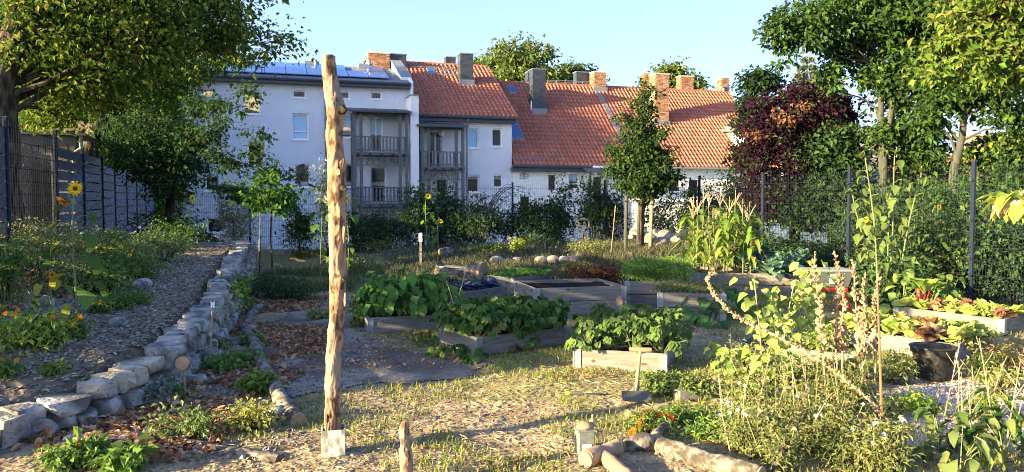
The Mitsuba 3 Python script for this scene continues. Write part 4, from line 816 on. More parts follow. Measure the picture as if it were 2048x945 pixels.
def bigleaves(P, D, N, size, col, asp=1.0, droop=0.0, jit=.05):
    """ten-triangle cupped leaves with a midrib, for leaves that show singly"""
    P, D = np.asarray(P), unit(np.asarray(D)); S = unit(np.cross(D, N)); N = np.cross(S, D); n = len(P); s = np.broadcast_to(size, (n,))
    b = BLX.copy(); b[:, 2] -= droop * b[:, 1] ** 2
    V = (P[:, None] + s[:, None, None] * (S[:, None] * b[None, :, :1] * asp + D[:, None] * b[None, :, 1:2] + N[:, None] * b[None, :, 2:])).reshape(-1, 3)
    V = V + JR.normal(0, 1, V.shape) * np.repeat(s, 10)[:, None] * jit
    F = (np.arange(n)[:, None, None] * 10 + BLF[None]).reshape(-1, 3)
    return V, F, np.clip(np.repeat(col, 10, axis=0) * LB, 0, .9)
def pal(rng, n, cols, w=None, var=.18):
    cols = np.asarray(cols, float); k = rng.choice(len(cols), n, p=w); return np.clip(cols[k] * rng.uniform(1 - var, 1 + var, (n, 1)) * (1 + rng.uniform(-.08, .08, (n, 3))), .004, .95)
def ball(rng, n, bias=.45):
    d = rng.normal(size=(n, 3)); d = unit(d); return d * rng.random((n, 1)) ** bias
def clumped(blobs, rng, nclump, per, spread, flat=.6, bias=.4):
    """leaf places in clumps inside ellipsoids: (places, clump centre of each, clump centres)"""
    vol = np.array([np.prod(b[1]) ** .8 for b in blobs]); vol /= vol.sum(); C = []
    for (c, r, *_), v in zip(blobs, vol):
        m = max(3, int(nclump * v)); C.append(np.asarray(c) + ball(rng, m, bias) * np.asarray(r))
    C = np.vstack(C); K = np.repeat(np.arange(len(C)), per); off = rng.normal(size=(len(K), 3)) * spread * np.array([1, 1, flat]) * rng.uniform(.6, 1.3, (len(C), 1))[K]
    return C[K] + off, off, C
def crown_mesh(blobs, rng, nclump, per, leaf, spread, cols, w=None, flat=.6, bias=.4, asp=.6, droop=.5, var=.2):
    P, off, C = clumped(blobs, rng, nclump, per, spread, flat, bias); n = len(P)
    D = unit(off) * .7 + rng.normal(size=(n, 3)) * .6 + [0, 0, -droop]; N = rng.normal(size=(n, 3)) * .55 + [0, 0, 1.0] + unit(off) * .4
    tint = rng.uniform(.8, 1.2, (len(C), 1))[np.repeat(np.arange(len(C)), per)]
    return leaves(P, D, N, leaf * rng.uniform(.45, 1.45, n), pal(rng, n, cols, w, var) * tint, asp), C
def branch(a, b, r0, r1, rng, sag=.1, n=6):
    a, b = np.asarray(a, float), np.asarray(b, float); t = np.linspace(0, 1, n)[:, None]; L = np.linalg.norm(b - a)
    P = a + (b - a) * t + np.array([0, 0, 1.0]) * sag * L * np.sin(t * np.pi) + np.cumsum(rng.normal(size=(n, 3)) * .03 * L, axis=0) * np.sin(t * np.pi)
    return tube(P, r0 + (r1 - r0) * t[:, 0], 6, cap=False)
G1 = [(.045, .085, .018), (.06, .11, .022), (.035, .065, .018)]; G2 = [(.03, .06, .022), (.04, .078, .028), (.022, .046, .02)]; GY = [(.16, .19, .03), (.10, .15, .025), (.22, .21, .045)]
def tree(name, label, trunk, radii, blobs, seed, nclump, per, leaf, spread, cols, w=None, limbs=26, bark='m_bark', cat='tree', group=None, **kw):
    rng = np.random.default_rng(seed); k = thing(name, label, cat, group)
    trunk = np.asarray(trunk, float); t = np.linspace(0, len(trunk) - 1, 5 * (len(trunk) - 1) + 1)
    P = np.stack([np.interp(t, np.arange(len(trunk)), trunk[:, i]) for i in range(3)], 1); rr = np.interp(t, np.arange(len(trunk)), radii)
    V, F = tube(P, rr, 14); V = V + (V - np.vstack([np.repeat(P, 14, axis=0), P[:1], P[-1:]])) * ((meshkit.fbm(V * [5, 5, 2], 3, seed) - .5) * .5)[:, None]
    put('trunk', (V, F), bark, k, smooth=60)
    m, C = crown_mesh(blobs, rng, nclump, per, leaf, spread, cols, w, **kw)
    if limbs:
        ls = []
        for c in C[rng.permutation(len(C))[:limbs]]:
            lo = max(1, int(len(P) * .35)); j = lo + int(np.argmin(np.linalg.norm(P[lo:] - (c - [0, 0, .25 * np.linalg.norm(c - P[-1])]), axis=1))); j = min(j, len(P) - 1)
            ls.append(branch(P[j], c, min(rr[j] * .4, .06), .007, rng))
        put('limbs', cat_(ls), bark, k, smooth=60, kind='stuff')
    putc('crown', m, 'm_leaf', k, kind='stuff'); return k
def A(px, py, d): return at(px, py, d)
def G(px, d, sink=.1):
    p = at(px, 400, d); p[2] = gz(p[0], p[1]) - sink; return p
# left side
tree('maple_tree', 'big maple with a dark trunk at the left edge arching over the fence', [G(4, 13), A(4, 300, 13), A(6, 150, 13), A(50, 0, 13.2), A(75, -120, 14.3)], [.30, .26, .22, .18, .12],
    [(A(120, 40, 14), (2.2, 1.8, 1.5)), (A(90, 150, 14.5), (.7, .7, .7)), (A(250, 60, 14.5), (1.6, 1.6, 1.2)), (A(370, 20, 15), (1.3, 1.2, .75)), (A(460, 70, 15.5), (1.0, .9, .45)), (A(545, 85, 15.7), (.5, .5, .3)), (A(180, 150, 14), (1.2, 1.2, .7)), (A(90, 225, 14.5), (.9, .8, .35)), (A(470, -40, 15), (.9, 1, .5))], 1, 900, 34, .105, .19, G1 + GY, [.22, .2, .14, .18, .16, .10], limbs=70, bias=.55)
tree('maple_tree', 'second maple leaning to the right behind the wooden shed', [G(160, 19), A(178, 300, 19), A(215, 200, 19), A(250, 90, 19), A(290, -20, 19)], [.26, .23, .2, .16, .1],
    [(A(290, 110, 19.5), (1.9, 1.6, 1.2)), (A(200, 230, 20.5), (2.0, 1.4, 1.2)), (A(400, 110, 19), (1.1, 1.0, .4)), (A(470, 110, 18.5), (.7, .8, .28)), (A(290, 210, 20), (1.0, 1.1, .8)), (A(120, 260, 20.5), (1.5, 1.2, .7))], 2, 600, 30, .112, .19, G1 + GY[:2], [.26, .24, .2, .15, .15], limbs=40)
tree('hazel_tree', 'dark green spreading hazel drooping in front of the white house', [G(330, 19), A(345, 360, 18.6), A(365, 300, 18), A(385, 262, 17.8)], [.13, .10, .06, .02],
    [(A(335, 330, 18.2), (1.15, 1.1, .85)), (A(290, 280, 18.6), (1.1, 1.1, .8)), (A(395, 290, 18), (.55, .6, .45)), (A(455, 325, 17.6), (.5, .5, .3)), (A(425, 215, 18), (.4, .4, .26)), (A(440, 262, 17.8), (.5, .45, .26)), (A(395, 215, 18.4), (.45, .45, .35)), (A(480, 225, 17.7), (.3, .3, .14)), (A(520, 268, 17.4), (.35, .4, .12)), (A(540, 345, 17.2), (.5, .5, .22)), (A(480, 385, 17.2), (.7, .6, .28)), (A(495, 190, 18), (.3, .3, .28)), (A(590, 350, 17), (.28, .3, .12)), (A(505, 300, 17.5), (.25, .3, .2))], 3, 400, 28, .105, .125, G2, limbs=16, bias=.5)
for i, (x, y, h, r, lab) in enumerate(((-18.4, 36, 14.5, 2.9, 'tall tree nearest the white house gable'), (-20, 34, 15.5, 3.6, 'tallest tree behind the leaning maple'), (-24.5, 31, 16, 4.0, 'broad tree far behind the wooden shed'), (-29, 27.5, 15.5, 4.0, 'broad tree standing behind the left maple trunk'), (-21.5, 27, 8.0, 3.2, 'lower bushy tree behind the fence line'), (-17, 29.5, 6.0, 2.4, 'low tree filling the gap before the white gable'))):
    g = gz(x, y); rr = np.random.default_rng(40 + i)
    tree('beech_tree', lab, [(x, y, g - .2), (x + .2, y, g + h * .35), (x, y, g + h * .85)], [.28, .22, .08], [((x + rr.uniform(-.4, .4) * r, y + rr.uniform(-.4, .4) * r, g + h * q), (r * s, r * s, h * .18)) for q, s in ((.25, .8), (.42, 1.0), (.6, 1.0), (.76, .8), (.88, .5))], 50 + i, 520, 44, .22, .42, G1 + GY[:1], [.32, .28, .25, .15], limbs=24)
# right side
YB = [(.08, .13, .025), (.105, .145, .03), (.055, .10, .02), (.125, .135, .035)]
tree('sycamore_tree', 'sycamore with several pale slender stems behind the right fence', [G(1765, 16.5), A(1764, 330, 16.5), A(1762, 200, 16.5), A(1765, 60, 16.5), A(1770, -40, 16.5)], [.085, .07, .06, .05, .03],
    [(A(1700, 30, 16.5), (1.3, 1.1, .8)), (A(1600, 55, 16), (.75, .7, .5)), (A(1565, 100, 16), (.3, .3, .35)), (A(1660, 140, 16.5), (.35, .4, .45)), (A(1790, 70, 17), (1.1, 1.0, .9)), (A(1820, 180, 16.5), (.55, .6, .6)), (A(1740, 165, 17), (.35, .4, .6)), (A(1870, 20, 16), (1.0, 1.0, .6)), (A(1700, 110, 17), (.5, .5, .4)), (A(1772, 150, 16), (.4, .35, .5)), (A(1762, 262, 16.1), (.3, .3, .4)), (A(1780, 270, 17.4), (.5, .5, .4))], 6, 640, 28, .12, .115, G2 + G1, limbs=40, bark='m_palebark')
tree('sycamore_tree', 'second slender pale stemmed sycamore leaning right beside the first', [G(1762, 16.2), A(1770, 290, 16.2), A(1792, 170, 16.2), A(1815, 40, 16.2)], [.075, .065, .05, .03],
    [(A(1830, 40, 16), (.9, .9, .7)), (A(1850, 130, 15.8), (.6, .6, .5)), (A(1800, 250, 16.3), (.4, .4, .3)), (A(1850, 260, 16.2), (.5, .5, .4)), (A(1840, 310, 16.4), (.5, .5, .3))], 7, 230, 28, .13, .115, G2 + G1, limbs=16, bark='m_palebark')
tree('sycamore_tree', 'forked grey sycamore trunk in front of the far red roofs', [G(1908, 14.5), A(1908, 340, 14.5), A(1925, 270, 14.5), A(1930, 200, 14.5), A(1960, 90, 14.3)], [.10, .085, .065, .05, .03],
    [(A(1960, 180, 14.5), (.9, .8, .4)), (A(1880, 225, 14.5), (.5, .5, .35)), (A(2010, 240, 14.3), (.5, .5, .3)), (A(1990, 60, 15.5), (1.2, 1.0, .7)), (A(1890, 150, 14.8), (.5, .5, .3))], 8, 280, 28, .125, .115, G2 + G1[:2], limbs=30, bark='m_palebark')
tree('yellow_maple', 'sunlit yellow-green maple branches reaching in at the top right corner', [G(2200, 12), A(2180, 250, 12), A(2120, 120, 12), A(2040, 40, 12), A(1960, 20, 12)], [.16, .14, .10, .06, .03],
    [(A(1990, 40, 12), (.95, .8, .45)), (A(1920, 110, 12), (.55, .6, .35)), (A(1880, 150, 12), (.25, .3, .15)), (A(2050, 130, 12), (.6, .6, .35)), (A(2060, -40, 12), (1.0, 1, .4)), (A(1960, 155, 12), (.3, .3, .12))], 9, 190, 26, .13, .11, YB, limbs=20)
tree('bushy_maple', 'low bushy tree with yellowing leaves at the right edge behind the fence', [G(2040, 15), A(2036, 380, 15), A(2030, 300, 15)], [.1, .08, .04], [(A(2010, 300, 15), (.75, .7, .45)), (A(2040, 350, 14.8), (.7, .7, .5))], 10, 120, 40, .12, .13, G2 + GY[:2], limbs=14)
PU = [(.024, .008, .022), (.034, .011, .027), (.016, .010, .018), (.02, .026, .014)]
k = tree('purple_creeper', 'large mound of purple creeper hanging over the back fence', [G(1590, 18), A(1592, 350, 18), A(1596, 250, 18)], [.14, .1, .06],
    [(A(1600, 250, 17.6), (1.2, .9, .85)), (A(1545, 320, 17.2), (.85, .7, .95)), (A(1610, 205, 17.8), (.85, .7, .45)), (A(1668, 235, 17.7), (.55, .5, .5)), (A(1540, 400, 17), (.6, .5, .5)), (A(1520, 240, 17.4), (.4, .5, .55)), (A(1590, 400, 17.2), (.9, .6, .5))], 12, 640, 36, .10, .12, PU + [(.05, .075, .025)], [.30, .20, .26, .12, .12], limbs=24, cat='creeper', bias=.36)
rng = np.random.default_rng(13)
m, _ = crown_mesh([(A(1560, 238, 16.6), (.42, .2, .22)), (A(1600, 215, 16.8), (.35, .2, .14)), (A(1510, 270, 16.7), (.2, .2, .12))], rng, 10, 24, .10, .09, [(.15, .075, .045), (.16, .10, .05), (.09, .04, .03)])
putc('turned_leaves', m, 'm_leaf', k, kind='stuff', label='orange turned leaves of the creeper')
tree('ivy_shrub', 'dark green ivy covered shrub on the right flank of the purple creeper', [G(1665, 17), A(1665, 400, 17), A(1662, 300, 17)], [.1, .08, .04], [(A(1660, 320, 17), (.75, .7, .75)), (A(1680, 300, 17.4), (.3, .4, .35)), (A(1630, 420, 16.6), (.8, .5, .4)), (A(1690, 400, 16.6), (.6, .5, .5))], 14, 280, 46, .11, .15, G2, limbs=10, cat='shrub')
tree('yew_tree', 'narrow dark tree rising left of the purple creeper', [G(1508, 20), A(1508, 300, 20), A(1512, 160, 20)], [.1, .08, .03], [(A(1512, 160, 20), (.42, .4, .25)), (A(1505, 205, 20), (.35, .35, .35)), (A(1495, 250, 20), (.3, .3, .4)), (A(1540, 165, 20.5), (.35, .35, .15)), (A(1500, 310, 20), (.5, .4, .4))], 15, 150, 40, .11, .12, [(.02, .04, .02), (.03, .055, .025)], limbs=10)
tree('young_tree', 'young narrow columnar tree tied to stakes in front of the red roof', [G(1284, 17.2), A(1285, 420, 17.2), A(1286, 300, 17.2), A(1288, 165, 17.2)], [.062, .055, .04, .012],
    [(A(1286 + dx, y, 17.2), (r, r * .9, .17)) for y, r, dx in ((172, .10, 2), (195, .22, 3), (220, .30, 0), (245, .40, -5), (270, .50, -3), (295, .62, 0), (320, .74, -2), (345, .78, 2), (368, .66, 0), (382, .45, 4))] + [(A(1335, 310, 17.2), (.2, .2, .1)), (A(1225, 300, 17.2), (.14, .2, .12)), (A(1222, 345, 17.2), (.18, .2, .12)), (A(1345, 350, 17.2), (.2, .2, .12)), (A(1320, 262, 17.2), (.16, .2, .12)), (A(1245, 235, 17.2), (.1, .1, .1))], 16, 330, 26, .095, .085, [(.022, .045, .018), (.035, .065, .022), (.05, .085, .025)], limbs=40, bias=.42)
for px, y0, x1, d, lab in ((1252, 392, 1253, 16.9, 'left of the three stakes round the young tree'), (1276, 400, 1279, 17.6, 'middle of the three stakes behind the young tree trunk'), (1301, 398, 1304, 17.0, 'right sunlit stake beside the young tree')):
    k = thing('tree_stake', 'wooden stake, ' + lab, 'stake'); g = G(px, d, .1); t_ = A(x1, y0, d); put('shaft', tube([g, (g + t_) / 2, t_], .04, 9), 'm_palebark' if px < 1300 else 'm_cutwood', k, smooth=50); put('tie', tube([t_ - [.045, .045, .12], t_ - [-.045, .05, .12]], .016, 6), 'm_black', k)
# far trees over the roofs
for px, py, d, w, h, lab in ((1040, 150, 78, 5.0, 3.8, 'round sunlit tree above the roof ridge left of centre'), (960, 150, 80, 2.2, 1.4, 'low tree top between the two slate chimneys'), (1150, 158, 84, 2.4, 1.5, 'small pale tree top right of the round tree'), (1350, 158, 85, 2.8, 1.7, 'far tree top behind the tall brick chimney')):
    c = at(px, py, d); rr = np.random.default_rng(px)
    tree('linden_tree', lab, [(c[0], d, -4), (c[0], d, c[2] - h * .6), (c[0], d, c[2] + h * .4)], [.5, .4, .15], [(c + [0, 0, 0], (w * .8, w * .7, h)), (c + [w * .5, 0, -h * .5], (w * .6, w * .6, h * .6)), (c + [-w * .5, 0, -h * .5], (w * .6, w * .6, h * .6)), (c - [0, 0, h * 1.2], (w, w, h))], 60 + px, int(220 * w / 3), 44, .48, .55, [(.09, .125, .035), (.12, .15, .045), (.065, .10, .03)], limbs=20)
for px, py, d, lab, w in ((1615, 118, 62, 'pale conifer top above the purple creeper', 1.6), (1672, 150, 66, 'smaller conifer top right of the purple creeper', 1.3)):
    c = at(px, py, d); k = thing('spruce_tree', lab, 'tree'); rr = np.random.default_rng(px); put('trunk', tube([(c[0], d, -4), c], [.25, .03], 8), 'm_bark', k)
    nn = 5200; t = rr.random(nn) ** .7; a = np.round(rr.random(nn) * 7) / 7 * 6.28 + np.floor(t * 14) * .7 + rr.normal(0, .12, nn); rad = rr.random(nn) ** .6 * (.15 + w * 2.2 * t)
    P = np.stack([c[0] + np.cos(a) * rad, d + np.sin(a) * rad, c[2] - np.floor(t * 14) / 14 * 8 - rad * .25 + rr.normal(0, .1, nn)], 1); D = np.stack([np.cos(a), np.sin(a), -.5 + 0 * a], 1) + rr.normal(0, .3, (nn, 3))
    putc('crown', leaves(P, D, np.tile([0, 0, 1.0], (nn, 1)), .42, pal(rr, nn, [(.10, .125, .07), (.14, .155, .09)]), .3), 'm_leaf', k, kind='stuff')
# ---------------------------------------------------------------- shrubs along the back fence and beyond
def shrub(name, label, px, d, w, h, seed, cols=G2, leaf=.075, n=60, per=26, spread=.10, cat='shrub', stems=7, lean=0.0, base=None, blobs=None, asp=.5, group=None, **kw):
    rng = np.random.default_rng(seed); b = G(px, d, .03) if base is None else np.asarray(base, float); k = thing(name, label, cat, group)
    bl = blobs or [(b + [lean * .5, 0, h * .35], (w * .8, w * .6, h * .32)), (b + [lean, 0, h * .68], (w, w * .7, h * .34)), (b + [lean * .8 + w * .3, 0, h * .5], (w * .7, w * .5, h * .3)), (b + [lean * .8 - w * .4, 0, h * .5], (w * .6, w * .5, h * .25))]
    m, C = crown_mesh(bl, rng, n, per, leaf, spread, cols, asp=asp, **kw)
    put('stem', cat_([branch(b + rng.normal(0, .03, 3) * [1, 1, 0], c, .012, .003, rng, .05, 5) for c in C[rng.permutation(len(C))[:stems]]]), 'm_bark', k, kind='stuff')
    putc('leaves', m, 'm_leaf', k, kind='stuff'); return k
DK = [(.032, .06, .026), (.045, .08, .03), (.024, .048, .026)]; GG = [(.075, .095, .055), (.10, .12, .075), (.055, .075, .045)]; RU = [(.09, .045, .03), (.06, .03, .03), (.07, .075, .03)]
for i, (px, d, w, h, c, lab) in enumerate(((715, 18.6, .85, .95, DK, 'dark dense shrub directly right of the tall post at the back'), (775, 18.9, .8, .85, DK, 'broad dark shrub below the lower white house balcony'), (832, 18.2, .35, 1.55, G2, 'tall thin shrub in front of the white balcony wall'), (880, 18.9, .55, 1.45, G2, 'feathery shrub before the lilac house balconies'), (925, 18.6, .5, 1.0, G2, 'mid green shrub below the lilac house downpipe'),
        (962, 18.4, .38, 1.25, DK, 'dark climbing shrub at the left foot of the willow arch'), (1022, 18.8, .6, .95, DK, 'rounded dark shrub right of the willow arch'), (1062, 18.9, .45, 1.2, G2, 'upright shrub below the barred window'), (1100, 18.7, .4, .95, DK, 'small dark shrub below the pair of low house windows'), (1122, 18.9, .25, 1.45, G2, 'slim tall shrub left of the bird table'),
        (1190, 18.6, .5, 1.5, DK, 'tall dark shrub just right of the bird table'), (1225, 18.8, .45, 1.25, G2, 'leafy shrub left of the young tree stakes'), (1330, 19.2, .6, 1.1, DK, 'dark wispy shrub between young tree and maize'), (1390, 18.9, .5, 1.25, G2, 'shrub growing through the corner of the mesh fences'), (1440, 20.5, .9, 1.5, DK, 'dark shrub beyond the right fence corner'),
        (600, 18.4, .35, 1.1, G2, 'leafy shrub left of the back sunflowers'), (470, 18.9, .45, 1.5, [(.34, .33, .24), (.24, .25, .15)], 'dry pale feathery shrub before the white house'), (655, 17.8, .28, 2.0, [(.30, .32, .24), (.62, .62, .56), (.10, .14, .06)], 'tall white flowered shrub behind the post'), (395, 17.6, .8, .8, G2, 'broad grey-green bush at the far end of the chip path'), (330, 18.3, .9, .9, G2, 'dense bush along the far left fence'))):
    shrub('back_shrub', lab, px, d, w * 1.12, h * 1.2, 200 + i, c, .08, int(46 + 60 * w * h), 24)
# right side hedge and thickets inside and behind the right fence
for i, (px, d, w, h, c, lab) in enumerate(((1480, 17.5, .7, 1.1, DK, 'dark bush under the left edge of the purple creeper'), (1560, 15.6, .7, .8, G2, 'leafy bush at the foot of the purple creeper'), (1640, 14.5, .65, .75, DK, 'dark low bush behind the grey-green cabbages'), (1700, 14.8, .6, 1.0, DK, 'dark bush under the ivy shrub'), (1890, 12.2, .75, 1.5, DK, 'big dark green hedge shrub right of the drooping sunflowers'), (1960, 11.6, .8, 1.35, [(.05, .07, .02), (.03, .055, .02)], 'broad hedge shrub before the right mesh fence'), (2040, 11.2, .8, 1.5, DK, 'tall hedge shrub at the right edge'),
        (1930, 13.5, .8, 2.2, G2, 'tall shrub with pale leaves climbing the right fence'), (2020, 13.0, .7, 1.8, [(.13, .15, .05), (.08, .11, .04)], 'sunlit pale shrub behind the fence at the right'), (1830, 14.5, 1.0, 2.0, G2, 'dark shrub beyond the fence behind the sunflowers'), (1760, 15.2, .9, 1.9, DK, 'dark thicket under the pale sycamore stems'), (1800, 10.9, .45, .75, DK, 'low dark shrub beneath the drooping sunflowers'), (1760, 13.2, .6, .8, DK, 'dark shrub left of the drooping sunflower stems'))):
    shrub('hedge_shrub', lab, px, d, w, h, 300 + i, [tuple(1.35 * q for q in t) for t in c], .09, int(70 + 70 * w * h), 26, .12)
for i, (px, d, w, h, c, lab) in enumerate(((1725, 18.5, 1.1, 1.9, G2, 'tall shrub between the ivy shrub and the pale sycamore stems'), (1835, 17.5, 1.0, 2.9, DK, 'tall dark thicket between the sycamore trunks'), (1890, 16.5, .8, 2.2, G2, 'leafy thicket left of the forked sycamore trunk'), (1960, 15.5, .9, 2.0, G2, 'leafy thicket right of the forked sycamore trunk'), (2040, 14.0, .8, 2.5, G2, 'tall leafy thicket at the far right behind the fence'), (1490, 19.5, .6, 2.0, DK, 'dark bush between the end house and the purple creeper'))):
    shrub('thicket', lab, px, d, w, h, 350 + i, [tuple(1.25 * q for q in t) for t in c], .095, int(90 + 60 * w * h), 26, .14)
# bare willow arch
wa = thing('willow_arch', 'arch of bare bent willow rods among the back shrubs', 'arch'); rng = np.random.default_rng(70)
for i in range(11):
    b = G(957 + rng.uniform(-8, 8), 18.3); t_ = A(1030 + rng.uniform(-20, 38), 378 + rng.uniform(-8, 40), 18.3); mid = A(985 + rng.uniform(-8, 8), 366 + rng.uniform(0, 34), 18.3)
    s = np.linspace(0, 1, 10)[:, None]; P = (1 - s) ** 2 * b + 2 * s * (1 - s) * (mid + [0, 0, .25]) + s * s * t_; put('rod', tube(P, np.linspace(.013, .005, 10), 5), 'm_palebark', wa)
# sapling on the left
tree('sapling', 'thin sapling with bright green leaves left of the back sunflowers', [G(545, 14.3), A(541, 480, 14.3), A(543, 420, 14.3), A(538, 370, 14.3)], [.022, .018, .014, .006],
    [(A(520, 400, 14.3), (.28, .25, .14)), (A(560, 405, 14.3), (.25, .2, .14)), (A(575, 385, 14.3), (.2, .2, .12)), (A(545, 360, 14.3), (.2, .2, .14))], 77, 40, 12, .13, .10, [(.06, .13, .025), (.04, .09, .02)], limbs=22, asp=.7)
# ---------------------------------------------------------------- ground cover: grass, litter, chips, gravel
def blades(P, h, w, rng, cols, lean=.5, var=.2, w8=None):
    n = len(P); a = rng.uniform(0, 2 * np.pi, n); d = np.stack([np.cos(a), np.sin(a), 0 * a], 1); s = np.stack([-np.sin(a), np.cos(a), 0 * a], 1)
    h = h * rng.uniform(.5, 1.3, n)[:, None]; l = lean * rng.uniform(.2, 1.3, (n, 1)); u = np.array([0, 0, 1.0]); w = w * rng.uniform(.7, 1.3, (n, 1))
    V = np.stack([P - s * w, P + s * w, P + u * h * .6 + d * h * l * .3 - s * w * .8, P + u * h * .6 + d * h * l * .3 + s * w * .8, P + u * h * (1 - .25 * l) + d * h * l], 1).reshape(-1, 3)
    F = (np.arange(n)[:, None, None] * 5 + np.array([[0, 1, 3], [0, 3, 2], [2, 3, 4]])[None]).reshape(-1, 3)
    return V, F, np.clip(np.repeat(pal(rng, n, cols, w8, var), 5, axis=0) * LB, 0, .9)
def scatter(rng, n, x0, x1, y0, y1, ok=None):
    x, y = rng.uniform(x0, x1, n), rng.uniform(y0, y1, n)
    if ok is not None: m = ok(x, y); x, y = x[m], y[m]
    return np.stack([x, y, H(x, y)], 1)
def patch(x, y, f=1.1, seed=3, lo=.42, hi=.62, rng=R): return rng.random(len(x)) < sm(lo, hi, meshkit.fbm(np.stack([x * f, y * f, 0 * x], -1), 3, seed))
FPR = [tuple(q) for b in BED.values() for q in [b]]
def outbeds(x, y, m=.02):
    k = np.ones(len(x), bool)
    for o, M, L, D, _ in FPR:
        u = (x - o[0]) * M[0, 0] + (y - o[1]) * M[0, 1]; v = (x - o[0]) * M[1, 0] + (y - o[1]) * M[1, 1]; k &= ~((u > -m) & (u < L + m) & (v > -m) & (v < D + m))
    return k
inP = inside(PATH); inW = inside(WC, .1); inG = inside(GRAV, .2)
rg = np.random.default_rng(101)
okg = lambda x, y: patch(x, y, 1.1, 3, .47, .64, rg) & ~inP(x, y) & outbeds(x, y) & ~inG(x, y) & (wall_near(x, y)[0] < -1.35)
P = scatter(rg, 95000, -2.3, 6.4, 4.2, 14, okg); LG = [(.13, .17, .03), (.19, .21, .05), (.08, .12, .025), (.26, .23, .09)]
m = blades(P, .05, .0035, rg, LG, .8); putc('grass', m, 'm_leaf', kind='stuff', label='short patchy green and straw coloured grass between the beds')
P = scatter(rg, 7000, -2.2, 6.4, 4.2, 9.5, lambda x, y: outbeds(x, y) & (wall_near(x, y)[0] < -1.35) & ~(inP(x, y) & (rg.random(len(x)) < .8)) & patch(x, y, 1.6, 8, .3, .6, rg))
n = len(P); D = np.stack([rg.normal(size=n), rg.normal(size=n), rg.normal(size=n) * .12], 1)
m = leaves(P + [0, 0, .012], D, np.tile([0, 0, 1.0], (n, 1)), rg.uniform(.03, .10, n), pal(rg, n, [(.42, .33, .18), (.30, .22, .12), (.5, .42, .26)]), .10, .06); putc('straw', m, 'm_leafdry', kind='stuff', label='dry straw lying on the sunlit earth')
def litter(name, label, P, rng, size, cols, mat_='m_leafdry', asp=.75):
    n = len(P); D = np.stack([rng.normal(size=n), rng.normal(size=n), rng.normal(size=n) * .3], 1); N = rng.normal(size=(n, 3)) * .35 + [0, 0, 1]
    m = bigleaves(P + [0, 0, .02] + rng.uniform(0, .03, (n, 1)) * [0, 0, 1], D, N, size * rng.uniform(.6, 1.3, n), pal(rng, n, cols), asp, .5); putc(name, m, mat_, kind='stuff', label=label)
BR = [(.24, .11, .055), (.17, .085, .05), (.30, .17, .09), (.12, .075, .05), (.34, .24, .15)]
P = scatter(rg, 9000, -7.0, -4.2, 5.0, 13, lambda x, y: ~inW(x, y) & patch(x, y, 1.0, 6, .32, .5, rg)); litter('leaf_litter', 'brown fallen leaves on the terrace flower bed', P, rg, .07, BR)
P = scatter(rg, 19000, -4.6, -1.9, 4.6, 12.5, lambda x, y: (wall_near(x, y)[0] < -.22) & (wall_near(x, y)[0] > -1.45) & patch(x, y, 1.5, 4, .32, .55, rg)); litter('leaf_litter', 'brown fallen leaves between the stone wall and the path', P, rg, .055, BR)
P = scatter(rg, 5200, -2.4, 1.3, 4.4, 10, lambda x, y: outbeds(x, y) & patch(x, y, 1.3, 5, .52, .75, rg)); litter('leaf_litter', 'scattered small brown leaves on the dirt path edge', P, rg, .035, BR)
def chips(name, label, P, rng, L, W_, cols, th=.3):
    n = len(P); a = rng.uniform(0, np.pi, n); q = rng.normal(size=n) * .25; D = np.stack([np.cos(a), np.sin(a), q], 1); S = np.stack([-np.sin(a), np.cos(a), rng.normal(size=n) * .25], 1); L = L * rng.uniform(.5, 1.3, (n, 1)); W_ = W_ * rng.uniform(.6, 1.4, (n, 1))
    V = np.stack([P - D * L / 2 - S * W_ / 2, P + D * L / 2 - S * W_ * .3, P + D * L * .45 + S * W_ / 2, P - D * L * .5 + S * W_ * .4, P + [0, 0, 1] * W_ * th], 1).reshape(-1, 3)
    F = (np.arange(n)[:, None, None] * 5 + np.array([[0, 1, 4], [1, 2, 4], [2, 3, 4], [3, 0, 4]])[None]).reshape(-1, 3)
    putc(name, (V, F, np.repeat(pal(rng, n, cols, None, .25), 5, axis=0)), 'm_vc', kind='stuff', label=label)
P = scatter(rg, 60000, -7, -2.8, 4.2, 16.3, inW) + [0, 0, .014]; chips('wood_chips', 'grey wood chips covering the terrace path', P, rg, .048, .018, [(.21, .165, .12), (.29, .24, .185), (.12, .09, .065), (.37, .32, .25), (.065, .05, .036)])
P = scatter(rg, 26000, 1.2, 5.8, 4.3, 7.3, inG) + [0, 0, .012]; chips('gravel', 'pale chips and pebbles on the ground at the front right', P, rg, .035, .024, [(.50, .42, .36), (.62, .55, .5), (.36, .27, .21), (.45, .30, .23)], .5)
P = scatter(rg, 3500, -3.4, -1.4, 4.6, 8.5, lambda x, y: (wall_near(x, y)[0] < -.2) & patch(x, y, 1.8, 14, .35, .6, rg)) + [0, 0, .01]; chips('gravel', 'small grey stones among the leaves below the wall', P, rg, .03, .022, [(.15, .13, .11), (.26, .235, .21), (.09, .08, .07)], .6)
P = scatter(rg, 8000, -3.2, 4, 4.3, 11, lambda x, y: outbeds(x, y) & (wall_near(x, y)[0] < -1.3)) + [0, 0, .008]; chips('gravel', 'scattered tiny stones and crumbs of earth on the trodden ground', P, rg, .018, .014, [(.22, .175, .125), (.29, .235, .165), (.15, .115, .08)], .6)
